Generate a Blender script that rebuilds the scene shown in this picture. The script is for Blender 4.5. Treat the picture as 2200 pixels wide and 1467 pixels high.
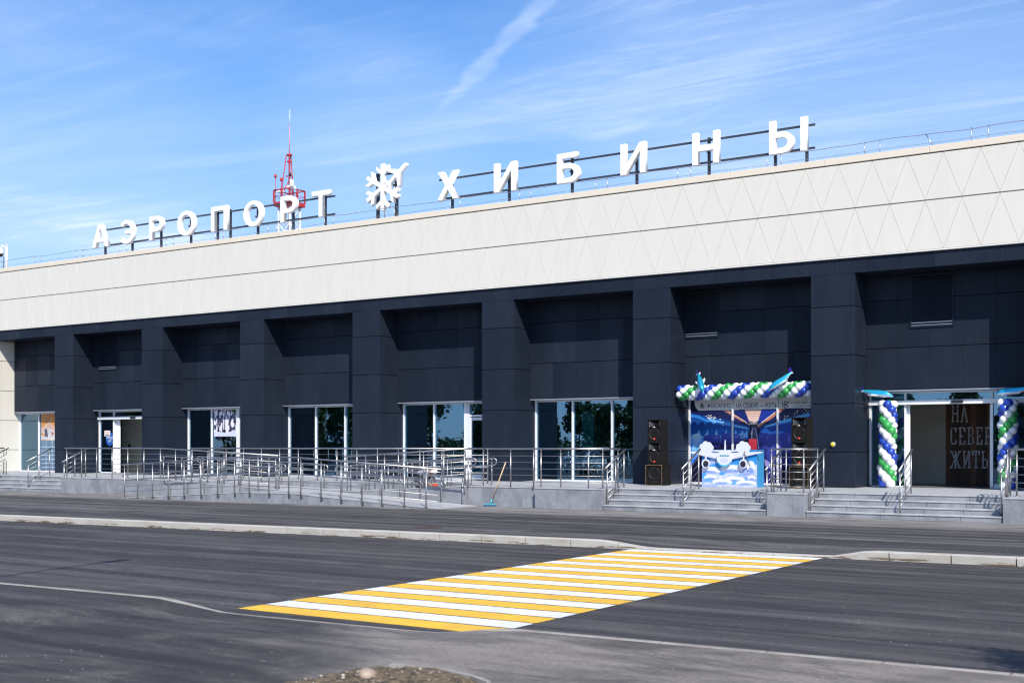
import bpy, bmesh, math, random
import numpy as np
from mathutils import Vector, Matrix
random.seed(7); RNG = np.random.default_rng(7)
for o in list(bpy.data.objects): bpy.data.objects.remove(o)
SC = bpy.context.scene; COL = SC.collection
R = math.radians; PI = math.pi

# ---------------------------------------------------------------- camera
EYE = 1.80; YAW = R(33.309)
cam = bpy.data.cameras.new("camera"); camo = bpy.data.objects.new("camera", cam); COL.objects.link(camo)
camo.location = (0, 0, EYE); camo.rotation_euler = (R(90), 0, YAW)
cam.sensor_width = 36; cam.lens = 2625.14/2200*36; cam.shift_y = (958.7-733.5)/2200
cam.clip_start = .1; cam.clip_end = 3000
cam.dof.use_dof = True; cam.dof.focus_distance = 31; cam.dof.aperture_fstop = 2.8
SC.camera = camo; SC.cycles.filter_width = 1.25

# ---------------------------------------------------------------- sun, sky, exposure
SUN = Vector((1.13, -1.10, 1.44)).normalized()
sl = bpy.data.lights.new("sun", 'SUN'); sl.energy = 4.3; sl.angle = R(.53); sl.color = (1, .935, .82)
so = bpy.data.objects.new("sun", sl); COL.objects.link(so); so.location = SUN*60
so.rotation_euler = SUN.to_track_quat('Z', 'Y').to_euler()
VS = SC.view_settings; VS.view_transform = 'Standard'; VS.look = 'None'; VS.gamma = 1; VS.use_curve_mapping = False
VS.exposure = .42

wld = bpy.data.worlds.new("World"); SC.world = wld; wld.use_nodes = True
NT = wld.node_tree; NT.nodes.clear()
def N(nt, typ, **kw):
    n = nt.nodes.new(typ)
    for k, v in kw.items():
        if k == 'inp':
            for i, x in v.items(): n.inputs[i].default_value = x
        else: setattr(n, k, v)
    return n
def LK(nt, a, b): nt.links.new(a, b)
def MATH(nt, op, a, b=None, c=None, clamp=False):
    n = nt.nodes.new('ShaderNodeMath'); n.operation = op; n.use_clamp = clamp
    for i, x in enumerate((a, b, c)):
        if x is None: continue
        if isinstance(x, (int, float)): n.inputs[i].default_value = x
        else: nt.links.new(x, n.inputs[i])
    return n.outputs[0]
def SSTEP(nt, x, a, b):
    n = nt.nodes.new('ShaderNodeMapRange'); n.interpolation_type = 'SMOOTHSTEP'
    n.inputs[1].default_value = a; n.inputs[2].default_value = b
    nt.links.new(x, n.inputs[0]); return n.outputs[0]
sky = N(NT, 'ShaderNodeTexSky', sky_type='NISHITA', sun_disc=False)
sky.sun_elevation = math.asin(SUN.z); sky.sun_rotation = math.atan2(SUN.x, SUN.y)
sky.altitude = 200; sky.air_density = 1.0; sky.dust_density = .25; sky.ozone_density = 2.2
hs = N(NT, 'ShaderNodeHueSaturation'); hs.inputs['Saturation'].default_value = 1.36; hs.inputs['Hue'].default_value = .508; hs.inputs['Value'].default_value = 1.0
LK(NT, sky.outputs[0], hs.inputs['Color'])
tc = N(NT, 'ShaderNodeTexCoord'); sep = N(NT, 'ShaderNodeSeparateXYZ'); LK(NT, tc.outputs['Generated'], sep.inputs[0])
zc = MATH(NT, 'MAXIMUM', sep.outputs[2], .04)
gx = MATH(NT, 'DIVIDE', sep.outputs[0], zc); gy = MATH(NT, 'DIVIDE', sep.outputs[1], zc)
cmb = N(NT, 'ShaderNodeCombineXYZ'); LK(NT, gx, cmb.inputs[0]); LK(NT, gy, cmb.inputs[1])
def cirrus(rot, scl, nscale, lo, hi, off, rough=.62, dist=.6):
    mp = N(NT, 'ShaderNodeMapping'); mp.inputs['Rotation'].default_value = (0, 0, R(rot)); mp.inputs['Scale'].default_value = scl
    mp.inputs['Location'].default_value = off
    LK(NT, cmb.outputs[0], mp.inputs[0])
    nz = N(NT, 'ShaderNodeTexNoise'); nz.inputs['Scale'].default_value = nscale; nz.inputs['Detail'].default_value = 9
    nz.inputs['Roughness'].default_value = rough; nz.inputs['Distortion'].default_value = dist
    LK(NT, mp.outputs[0], nz.inputs['Vector'])
    return SSTEP(NT, nz.outputs[0], lo, hi)
c1 = cirrus(62, (.30, 1.1, 1), 1.0, .46, .80, (3, 1, 0))
c2 = cirrus(35, (.8, .8, 1), .5, .44, .70, (14.3, 5.2, 0), .55, .3)
c3 = cirrus(70, (.9, 4.0, 1), 1.1, .45, .75, (1, 5, 0), .7, 1.2)
# long contrail-like streak: a straight line in gnomonic coordinates
pA, pB = np.array((-.58/.26, .77/.26)), np.array((-.5/.34, .8/.34))
dv = (pB-pA)/np.linalg.norm(pB-pA); nv = np.array((-dv[1], dv[0]))
dist = MATH(NT, 'ADD', MATH(NT, 'MULTIPLY', gx, float(nv[0])), MATH(NT, 'MULTIPLY', gy, float(nv[1])))
dist = MATH(NT, 'ABSOLUTE', MATH(NT, 'SUBTRACT', dist, float(nv @ pA)))
wob = N(NT, 'ShaderNodeTexNoise'); wob.inputs['Scale'].default_value = 3.0; wob.inputs['Detail'].default_value = 6; LK(NT, cmb.outputs[0], wob.inputs['Vector'])
dist = MATH(NT, 'ADD', dist, MATH(NT, 'MULTIPLY', MATH(NT, 'SUBTRACT', wob.outputs[0], .5), .14))
wob2 = N(NT, 'ShaderNodeTexNoise'); wob2.inputs['Scale'].default_value = 6.5; wob2.inputs['Detail'].default_value = 5; LK(NT, cmb.outputs[0], wob2.inputs['Vector'])
al = MATH(NT, 'ADD', MATH(NT, 'MULTIPLY', gx, float(dv[0])), MATH(NT, 'MULTIPLY', gy, float(dv[1])))
LEN = float(np.linalg.norm(pB-pA)); al = MATH(NT, 'DIVIDE', MATH(NT, 'SUBTRACT', al, float(dv @ pA)), LEN)
ends = MATH(NT, 'MULTIPLY', SSTEP(NT, al, -.15, .5), SSTEP(NT, al, 1.35, .95))
strk = MATH(NT, 'MULTIPLY', SSTEP(NT, dist, .032, .0), ends)
strk = MATH(NT, 'MULTIPLY', strk, MATH(NT, 'ADD', .55, MATH(NT, 'MULTIPLY', SSTEP(NT, wob2.outputs[0], .3, .7), .45)))
low = SSTEP(NT, sep.outputs[2], .42, .10)
f = MATH(NT, 'ADD', MATH(NT, 'MULTIPLY', c1, .38), MATH(NT, 'MULTIPLY', MATH(NT, 'MULTIPLY', c2, c3), .46))
f = MATH(NT, 'ADD', f, MATH(NT, 'MULTIPLY', c2, .26))
f = MATH(NT, 'ADD', MATH(NT, 'MULTIPLY', f, MATH(NT, 'ADD', .62, MATH(NT, 'MULTIPLY', low, .6))), MATH(NT, 'MULTIPLY', strk, .30))
f = MATH(NT, 'ADD', f, MATH(NT, 'ADD', .04, MATH(NT, 'MULTIPLY', low, .08)))
def veil(d, r0, amt):      # broad thin cirrus veil around one direction
    global f
    d = Vector(d).normalized(); vm = N(NT, 'ShaderNodeVectorMath', operation='DOT_PRODUCT'); LK(NT, tc.outputs['Generated'], vm.inputs[0]); vm.inputs[1].default_value = d
    k = MATH(NT, 'MULTIPLY', SSTEP(NT, vm.outputs['Value'], math.cos(r0), 1.), MATH(NT, 'ADD', .35, MATH(NT, 'ADD', MATH(NT, 'MULTIPLY', c1, .5), MATH(NT, 'MULTIPLY', c3, .45))))
    f = MATH(NT, 'ADD', f, MATH(NT, 'MULTIPLY', k, amt))
veil((-.29, .90, .30), R(15), .42); veil((-.80, .56, .20), R(11), .20); veil((-.62, .75, .24), R(6), .22)
f = MATH(NT, 'MINIMUM', f, .85)
mixc = N(NT, 'ShaderNodeMix', data_type='RGBA'); LK(NT, f, mixc.inputs[0]); LK(NT, hs.outputs[0], mixc.inputs[6])
mixc.inputs[7].default_value = (4.7, 5.5, 7.0, 1)
mixh = N(NT, 'ShaderNodeMix', data_type='RGBA'); LK(NT, MATH(NT, 'MULTIPLY', SSTEP(NT, sep.outputs[2], .36, .06), .62), mixh.inputs[0]); LK(NT, hs.outputs[0], mixh.inputs[6])
mixh.inputs[7].default_value = (2.1, 3.05, 5.4, 1); LK(NT, mixh.outputs[2], mixc.inputs[6])
bg = N(NT, 'ShaderNodeBackground'); bg.inputs[1].default_value = .135; LK(NT, mixc.outputs[2], bg.inputs[0])
wo = N(NT, 'ShaderNodeOutputWorld'); LK(NT, bg.outputs[0], wo.inputs[0])

# ---------------------------------------------------------------- materials
MATS = {}
def mat(name, c, c2=None, scale=3., stretch=(1, 1, 1), rough=.6, metal=0., spec=.5, bump=0., bscale=None, detail=6, lo=.35, hi=.65, rvar=0., fine=None, coat=0.):
    if name in MATS: return MATS[name]
    m = bpy.data.materials.new(name); m.use_nodes = True; nt = m.node_tree; b = nt.nodes['Principled BSDF']
    b.inputs['Base Color'].default_value = (*c, 1); b.inputs['Roughness'].default_value = rough; b.inputs['Metallic'].default_value = metal
    b.inputs['Specular IOR Level'].default_value = spec
    if coat: b.inputs['Coat Weight'].default_value = coat; b.inputs['Coat Roughness'].default_value = .08
    g = N(nt, 'ShaderNodeNewGeometry'); mp = N(nt, 'ShaderNodeMapping'); mp.inputs['Scale'].default_value = stretch; LK(nt, g.outputs['Position'], mp.inputs[0])
    if c2 is not None:
        nz = N(nt, 'ShaderNodeTexNoise'); nz.inputs['Scale'].default_value = scale; nz.inputs['Detail'].default_value = detail; nz.inputs['Roughness'].default_value = .62
        LK(nt, mp.outputs[0], nz.inputs['Vector'])
        mx = N(nt, 'ShaderNodeMix', data_type='RGBA'); LK(nt, SSTEP(nt, nz.outputs[0], lo, hi), mx.inputs[0])
        mx.inputs[6].default_value = (*c, 1); mx.inputs[7].default_value = (*c2, 1); out = mx.outputs[2]
        if fine:
            n2 = N(nt, 'ShaderNodeTexNoise'); n2.inputs['Scale'].default_value = fine[0]; n2.inputs['Detail'].default_value = 3; LK(nt, g.outputs['Position'], n2.inputs['Vector'])
            m2 = N(nt, 'ShaderNodeMix', data_type='RGBA'); m2.blend_type = 'MULTIPLY'; m2.inputs[0].default_value = 1
            LK(nt, out, m2.inputs[6]); v = MATH(nt, 'ADD', 1-fine[1], MATH(nt, 'MULTIPLY', n2.outputs[0], 2*fine[1]))
            cc = N(nt, 'ShaderNodeCombineXYZ'); [LK(nt, v, cc.inputs[i]) for i in range(3)]; LK(nt, cc.outputs[0], m2.inputs[7]); out = m2.outputs[2]
        LK(nt, out, b.inputs['Base Color'])
        if rvar: LK(nt, MATH(nt, 'ADD', rough-rvar/2, MATH(nt, 'MULTIPLY', nz.outputs[0], rvar)), b.inputs['Roughness'])
    if bump:
        nb = N(nt, 'ShaderNodeTexNoise'); nb.inputs['Scale'].default_value = bscale or scale*6; nb.inputs['Detail'].default_value = 4; LK(nt, g.outputs['Position'], nb.inputs['Vector'])
        bp = N(nt, 'ShaderNodeBump'); bp.inputs['Strength'].default_value = bump; bp.inputs['Distance'].default_value = .02; LK(nt, nb.outputs[0], bp.inputs['Height']); LK(nt, bp.outputs[0], b.inputs['Normal'])
    MATS[name] = m; return m

M_DARK = mat('dark_panel', (.0130, .0188, .0320), (.0165, .0228, .0375), 1.3, (1, 1, .35), rough=.40, spec=.12, rvar=.2, fine=(7, .10))
M_DARK2 = mat('dark_panel_paler', (.0146, .0206, .0345), (.0182, .0250, .0405), 1.7, (1.5, 1, .3), rough=.37, spec=.14, rvar=.2, fine=(6, .10))
M_DARK3 = mat('dark_panel_deeper', (.0118, .0172, .0298), (.0150, .0210, .0350), 1.1, (1, 1, .3), rough=.44, spec=.10, rvar=.2, fine=(8, .10))
M_JOINT = mat('joint_black', (.004, .004, .005), rough=.8)
M_CREAM = mat('cream_panel', (.70, .674, .606), (.665, .640, .572), 1.1, (3.5, 1, .35), rough=.42, lo=.3, hi=.8, rvar=.1)
M_CREAM2 = mat('cream_coping', (.74, .66, .54), rough=.4)
M_TRIM = mat('pale_trim', (.82, .81, .77), rough=.35)
M_ALU = mat('white_alu', (.78, .80, .83), (.72, .74, .78), 4, rough=.32)
M_ALUG = mat('grey_alu', (.32, .36, .43), rough=.35, metal=.4)
M_STEEL = mat('stainless', (.50, .495, .50), (.40, .39, .385), 7, rough=.40, metal=1.)
M_BLACKSTEEL = mat('dark_steel', (.035, .042, .055), rough=.45)
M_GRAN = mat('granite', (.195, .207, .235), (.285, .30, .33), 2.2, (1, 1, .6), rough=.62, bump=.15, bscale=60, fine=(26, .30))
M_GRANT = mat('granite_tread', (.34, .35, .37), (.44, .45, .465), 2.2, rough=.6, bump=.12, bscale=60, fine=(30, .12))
M_KERB = mat('kerb_concrete', (.46, .44, .40), (.36, .335, .29), 1.7, (1, 1, 3), rough=.8, bump=.25, bscale=50, fine=(40, .15), lo=.4, hi=.75)
def kerb_dirt(m):
    nt = m.node_tree; b = nt.nodes['Principled BSDF']; src = b.inputs['Base Color'].links[0].from_socket
    g = N(nt, 'ShaderNodeNewGeometry'); mp = N(nt, 'ShaderNodeMapping'); mp.inputs['Scale'].default_value = (.9, 1, 9); LK(nt, g.outputs['Position'], mp.inputs[0])
    nz = N(nt, 'ShaderNodeTexNoise'); nz.inputs['Scale'].default_value = 1.5; nz.inputs['Detail'].default_value = 8; nz.inputs['Roughness'].default_value = .7; LK(nt, mp.outputs[0], nz.inputs['Vector'])
    s_ = N(nt, 'ShaderNodeSeparateXYZ'); LK(nt, g.outputs['Position'], s_.inputs[0])
    sn = N(nt, 'ShaderNodeSeparateXYZ'); LK(nt, g.outputs['True Normal'], sn.inputs[0])
    k = MATH(nt, 'MULTIPLY', SSTEP(nt, nz.outputs[0], .50, .58), MATH(nt, 'MULTIPLY', SSTEP(nt, s_.outputs[2], -.06, -.10), SSTEP(nt, sn.outputs[1], -.6, -.9)))
    mx = N(nt, 'ShaderNodeMix', data_type='RGBA'); LK(nt, k, mx.inputs[0]); LK(nt, src, mx.inputs[6]); mx.inputs[7].default_value = (.12, .09, .055, 1); LK(nt, mx.outputs[2], b.inputs['Base Color'])
kerb_dirt(M_KERB)
def wear(m):
    nt = m.node_tree; b = nt.nodes['Principled BSDF']; src = b.inputs['Base Color'].links[0].from_socket; g = N(nt, 'ShaderNodeNewGeometry')
    mp = N(nt, 'ShaderNodeMapping'); mp.inputs['Scale'].default_value = (.5, 1.2, 1); LK(nt, g.outputs['Position'], mp.inputs[0])
    a = N(nt, 'ShaderNodeTexNoise'); a.inputs['Scale'].default_value = 1.1; a.inputs['Detail'].default_value = 3; LK(nt, mp.outputs[0], a.inputs['Vector'])
    c = N(nt, 'ShaderNodeTexNoise'); c.inputs['Scale'].default_value = 34; c.inputs['Detail'].default_value = 5; c.inputs['Roughness'].default_value = .8; LK(nt, g.outputs['Position'], c.inputs['Vector'])
    k = MATH(nt, 'MULTIPLY', SSTEP(nt, MATH(nt, 'ADD', c.outputs[0], MATH(nt, 'MULTIPLY', a.outputs[0], .25)), .70, .78), .8)
    vo = N(nt, 'ShaderNodeTexVoronoi'); vo.inputs['Scale'].default_value = 7; LK(nt, g.outputs['Position'], vo.inputs['Vector'])
    k = MATH(nt, 'MAXIMUM', k, MATH(nt, 'MULTIPLY', SSTEP(nt, vo.outputs['Distance'], .10, .06), SSTEP(nt, a.outputs[0], .48, .56)))
    mx = N(nt, 'ShaderNodeMix', data_type='RGBA'); LK(nt, k, mx.inputs[0]); LK(nt, src, mx.inputs[6]); mx.inputs[7].default_value = (.11, .10, .09, 1); LK(nt, mx.outputs[2], b.inputs['Base Color'])
    return m
M_YEL = wear(mat('yellow_paint', (.84, .50, .030), (.76, .44, .035), 2.5, rough=.6, fine=(50, .12)))
M_WHT = wear(mat('white_paint', (.80, .80, .81), (.70, .70, .71), 2.5, rough=.6, fine=(50, .10)))
M_KERBN = mat('near_kerb_concrete', (.34, .32, .295), (.24, .22, .195), 2.5, rough=.85, fine=(40, .25))
M_LETTER = mat('letter_white', (.84, .85, .87), rough=.35)
M_RED = mat('mast_red', (.42, .025, .028), rough=.45)
M_WHITE = mat('white_plastic', (.80, .80, .80), rough=.35)
M_BLACK = mat('black_plastic', (.012, .012, .013), rough=.45)
M_SPK = mat('speaker_carpet', (.008, .008, .008), (.014, .014, .0135), 30, rough=.85, spec=.12, bump=.3, bscale=160)
M_GRILL = mat('speaker_cone', (.016, .015, .014), rough=.5, spec=.25)
M_WORN = mat('worn_edge', (.33, .21, .10), (.05, .035, .02), 14, rough=.7)
M_BADGE = mat('badge_red', (.75, .06, .03), rough=.4)
M_BWHITE = mat('balloon_white', (.82, .83, .84), rough=.3, coat=.25)
M_BBLUE = mat('balloon_blue', (.015, .06, .42), rough=.3, coat=.25)
M_BGREEN = mat('balloon_green', (.035, .34, .075), rough=.3, coat=.25)
M_FOILC = mat('foil_cyan', (.03, .48, .72), rough=.2, metal=.55)
M_FOILW = mat('foil_white', (.78, .80, .84), rough=.2, metal=.3)
M_FOILP = mat('foil_purple', (.05, .02, .28), rough=.25, metal=.3)
M_INW = mat('interior_plaster', (.52, .49, .42), (.46, .43, .37), 2, rough=.85)
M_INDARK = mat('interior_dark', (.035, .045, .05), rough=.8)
M_INFLOOR = mat('interior_tile', (.16, .165, .165), rough=.3)
M_SKIN = mat('skin', (.42, .20, .13), rough=.55)
M_SHIRT = mat('shirt_grey', (.33, .34, .37), (.65, .66, .68), 9, rough=.85, lo=.5, hi=.56)
M_TROUS = mat('trousers_dark', (.03, .032, .04), rough=.85)
M_MINT = mat('mint_plastic', (.32, .60, .50), rough=.4)
M_BROWN = mat('broom_wood', (.62, .45, .27), rough=.6)
M_TEAL = mat('teal_plastic', (.10, .42, .48), rough=.45)
M_RUST = mat('rusty_iron', (.035, .025, .022), (.055, .034, .026), 9, rough=.8)

def mat_wood():
    m = bpy.data.materials.new('wood_plank'); m.use_nodes = True; nt = m.node_tree; b = nt.nodes['Principled BSDF']
    g = N(nt, 'ShaderNodeNewGeometry'); s = N(nt, 'ShaderNodeSeparateXYZ'); LK(nt, g.outputs['Position'], s.inputs[0])
    fl = MATH(nt, 'FLOOR', MATH(nt, 'MULTIPLY', s.outputs[0], 6.2))
    wn = N(nt, 'ShaderNodeTexWhiteNoise', noise_dimensions='1D'); LK(nt, fl, wn.inputs['W'])
    rp = N(nt, 'ShaderNodeValToRGB'); LK(nt, wn.outputs[0], rp.inputs[0])
    rp.color_ramp.elements[0].color = (.05, .022, .012, 1); rp.color_ramp.elements[1].color = (.22, .10, .05, 1)
    LK(nt, rp.outputs[0], b.inputs['Base Color']); b.inputs['Roughness'].default_value = .6
    return m
M_WOOD = mat_wood()
def mat_dots():
    m = bpy.data.materials.new('string_art'); m.use_nodes = True; nt = m.node_tree; b = nt.nodes['Principled BSDF']
    g = N(nt, 'ShaderNodeNewGeometry'); v = N(nt, 'ShaderNodeTexVoronoi'); v.inputs['Scale'].default_value = 34; LK(nt, g.outputs['Position'], v.inputs['Vector'])
    mx = N(nt, 'ShaderNodeMix', data_type='RGBA'); LK(nt, SSTEP(nt, v.outputs['Distance'], .72, .35), mx.inputs[0])
    mx.inputs[6].default_value = (.22, .21, .22, 1); mx.inputs[7].default_value = (.95, .95, 1, 1); LK(nt, mx.outputs[2], b.inputs['Base Color'])
    return m
M_DOTS = mat_dots()
def mat_vcol(name, rough=.4, spec=.4):
    m = bpy.data.materials.new(name); m.use_nodes = True; nt = m.node_tree; b = nt.nodes['Principled BSDF']
    a = N(nt, 'ShaderNodeVertexColor', layer_name='print'); LK(nt, a.outputs[0], b.inputs['Base Color'])
    b.inputs['Roughness'].default_value = rough; b.inputs['Specular IOR Level'].default_value = spec; return m
M_PRINT = mat_vcol('printed_film')
def mat_glass(name, tint, refl=.16):
    m = bpy.data.materials.new(name); m.use_nodes = True; nt = m.node_tree; nt.nodes.clear()
    tr = N(nt, 'ShaderNodeBsdfTransparent'); tr.inputs[0].default_value = (*tint, 1)
    gl = N(nt, 'ShaderNodeBsdfGlossy'); gl.inputs['Roughness'].default_value = 0.; gl.inputs[0].default_value = (.44, .72, 1, 1)
    nz = N(nt, 'ShaderNodeTexNoise'); nz.inputs['Scale'].default_value = .9; nz.inputs['Detail'].default_value = 1
    g = N(nt, 'ShaderNodeNewGeometry'); LK(nt, g.outputs['Position'], nz.inputs['Vector'])
    bp = N(nt, 'ShaderNodeBump'); bp.inputs['Strength'].default_value = .12; bp.inputs['Distance'].default_value = .02; LK(nt, nz.outputs[0], bp.inputs['Height']); LK(nt, bp.outputs[0], gl.inputs['Normal'])
    fr = N(nt, 'ShaderNodeFresnel'); fr.inputs[0].default_value = 1.5
    k = MATH(nt, 'ADD', refl, MATH(nt, 'MULTIPLY', fr.outputs[0], 1-refl))
    mx = N(nt, 'ShaderNodeMixShader'); LK(nt, k, mx.inputs[0]); LK(nt, tr.outputs[0], mx.inputs[1]); LK(nt, gl.outputs[0], mx.inputs[2])
    o = N(nt, 'ShaderNodeOutputMaterial'); LK(nt, mx.outputs[0], o.inputs[0]); return m
M_GLASS = mat_glass('solar_glass', (.40, .68, .72), .24)

def mat_asphalt(name, dark, light, dusty, streak, dust_amt, speck=True, seams=(), dirty=None):
    m = bpy.data.materials.new(name); m.use_nodes = True; nt = m.node_tree; b = nt.nodes['Principled BSDF']
    g = N(nt, 'ShaderNodeNewGeometry')
    def noise(sc, st, det=6, rough=.6, rot=0, off=(0, 0, 0), dist=0):
        mp = N(nt, 'ShaderNodeMapping'); mp.inputs['Scale'].default_value = st; mp.inputs['Rotation'].default_value = (0, 0, R(rot)); mp.inputs['Location'].default_value = off
        LK(nt, g.outputs['Position'], mp.inputs[0])
        n = N(nt, 'ShaderNodeTexNoise'); n.inputs['Scale'].default_value = sc; n.inputs['Detail'].default_value = det; n.inputs['Roughness'].default_value = rough; n.inputs['Distortion'].default_value = dist
        LK(nt, mp.outputs[0], n.inputs['Vector']); return n.outputs[0]
    s1 = SSTEP(nt, noise(1., (.04, 1.9, 1), 8, .62, -2.5), .42, .64)
    s2 = SSTEP(nt, noise(1., (.22, 7.5, 1), 5, .65, -3, (4, 7, 0)), .42, .66)
    s = MATH(nt, 'ADD', MATH(nt, 'MULTIPLY', s1, .65*streak), MATH(nt, 'MULTIPLY', s2, .4*streak))
    p = SSTEP(nt, noise(.8, (.6, 1.2, 1), 8, .65, 12, (1, 2, 0), .8), .46, .74)
    fine = MATH(nt, 'ADD', MATH(nt, 'MULTIPLY', noise(70, (1, 1, 1), 3, .7), .55), MATH(nt, 'MULTIPLY', noise(17, (1, 1, 1), 4, .75), .45))
    mx = N(nt, 'ShaderNodeMix', data_type='RGBA'); LK(nt, s, mx.inputs[0]); mx.inputs[6].default_value = (*dark, 1); mx.inputs[7].default_value = (*light, 1)
    m2 = N(nt, 'ShaderNodeMix', data_type='RGBA'); dm = MATH(nt, 'MULTIPLY', p, dust_amt)
    if dirty:      # trodden-in building dust over one stretch of the pavement
        s0 = N(nt, 'ShaderNodeSeparateXYZ'); LK(nt, g.outputs['Position'], s0.inputs[0])
        xx = MATH(nt, 'ADD', MATH(nt, 'ADD', MATH(nt, 'MULTIPLY', s0.outputs[0], dirty[3]), MATH(nt, 'MULTIPLY', s0.outputs[1], dirty[2])), MATH(nt, 'MULTIPLY', MATH(nt, 'SUBTRACT', noise(.55, (1, 1, 1), 7, .65, 0, (3, 9, 0)), .5), dirty[4]))
        area = MATH(nt, 'MULTIPLY', SSTEP(nt, xx, dirty[0], dirty[1]), MATH(nt, 'ADD', .35, MATH(nt, 'MULTIPLY', SSTEP(nt, noise(1.3, (.5, 1.3, 1), 8, .7, 8, (5, 1, 0)), .34, .62), .5)))
        dm = MATH(nt, 'MAXIMUM', dm, area)
    LK(nt, dm, m2.inputs[0]); LK(nt, mx.outputs[2], m2.inputs[6]); m2.inputs[7].default_value = (*dusty, 1)
    v = MATH(nt, 'MAXIMUM', MATH(nt, 'ADD', -.35, MATH(nt, 'MULTIPLY', fine, 2.7)), .15); cc = N(nt, 'ShaderNodeCombineXYZ'); [LK(nt, v, cc.inputs[i]) for i in range(3)]
    m3 = N(nt, 'ShaderNodeMix', data_type='RGBA'); m3.blend_type = 'MULTIPLY'; m3.inputs[0].default_value = 1; LK(nt, m2.outputs[2], m3.inputs[6]); LK(nt, cc.outputs[0], m3.inputs[7])
    out = m3.outputs[2]
    q1 = MATH(nt, 'MULTIPLY', SSTEP(nt, noise(.9, (.35, 1, 1), 9, .72, 5, (11, 4, 0), 1.2), .50, .60), .42)
    m6 = N(nt, 'ShaderNodeMix', data_type='RGBA'); LK(nt, q1, m6.inputs[0]); LK(nt, out, m6.inputs[6]); m6.inputs[7].default_value = (dark[0]*.62, dark[1]*.62, dark[2]*.66, 1); out = m6.outputs[2]
    for (c0, sl_) in seams:
        s_ = N(nt, 'ShaderNodeSeparateXYZ'); LK(nt, g.outputs['Position'], s_.inputs[0])
        dd = MATH(nt, 'SUBTRACT', MATH(nt, 'SUBTRACT', s_.outputs[1], c0), MATH(nt, 'MULTIPLY', MATH(nt, 'ADD', s_.outputs[0], 12), sl_))
        dd = MATH(nt, 'ABSOLUTE', MATH(nt, 'ADD', dd, MATH(nt, 'MULTIPLY', MATH(nt, 'SUBTRACT', noise(.8, (1, 1, 1), 5, .7), .5), .16)))
        kk = MATH(nt, 'MULTIPLY', SSTEP(nt, dd, .055, .015), MATH(nt, 'MULTIPLY', SSTEP(nt, noise(.35, (1, 1, 1), 3, .6, 0, (c0, 2, 0)), .42, .56), .75))
        m5 = N(nt, 'ShaderNodeMix', data_type='RGBA'); LK(nt, kk, m5.inputs[0]); LK(nt, out, m5.inputs[6]); m5.inputs[7].default_value = (.014, .0135, .015, 1); out = m5.outputs[2]
    if speck:
        vo = N(nt, 'ShaderNodeTexVoronoi'); vo.inputs['Scale'].default_value = 8; LK(nt, g.outputs['Position'], vo.inputs['Vector'])
        sp = MATH(nt, 'MULTIPLY', SSTEP(nt, vo.outputs['Distance'], .10, .05), SSTEP(nt, noise(.5, (1, 1.6, 1), 3, .6, 0, (8, 3, 0)), .46, .60))
        m4 = N(nt, 'ShaderNodeMix', data_type='RGBA'); LK(nt, sp, m4.inputs[0]); LK(nt, out, m4.inputs[6]); m4.inputs[7].default_value = (.42, .40, .38, 1); out = m4.outputs[2]
    LK(nt, out, b.inputs['Base Color']); b.inputs['Roughness'].default_value = .78; b.inputs['Specular IOR Level'].default_value = .35
    bp = N(nt, 'ShaderNodeBump'); bp.inputs['Strength'].default_value = .5; bp.inputs['Distance'].default_value = .008; LK(nt, fine, bp.inputs['Height']); LK(nt, bp.outputs[0], b.inputs['Normal'])
    return m
M_ROAD = mat_asphalt('road_asphalt', (.0285, .0265, .0285), (.096, .091, .091), (.18, .165, .145), .95, .25, seams=((15.1, .02), (18.05, .03)))
M_APRON = mat_asphalt('forecourt_asphalt', (.0255, .0240, .0265), (.135, .130, .130), (.26, .25, .24), 1.05, .15, dirty=(26.9, 28.3, 1., 0., .9), seams=((25.3, .03),))
M_WALK = mat_asphalt('pavement_asphalt', (.0265, .0250, .0250), (.074, .070, .067), (.27, .240, .215), .8, .35, dirty=(-1.1, .6, .85, 1., 3.2))
M_GROUND = mat('bare_ground', (.12, .11, .08), (.20, .17, .12), .3, rough=.95)
M_SOIL = mat('soil', (.055, .042, .028), (.20, .145, .085), 14, rough=.95, bump=.8, bscale=60, fine=(90, .35))

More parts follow.
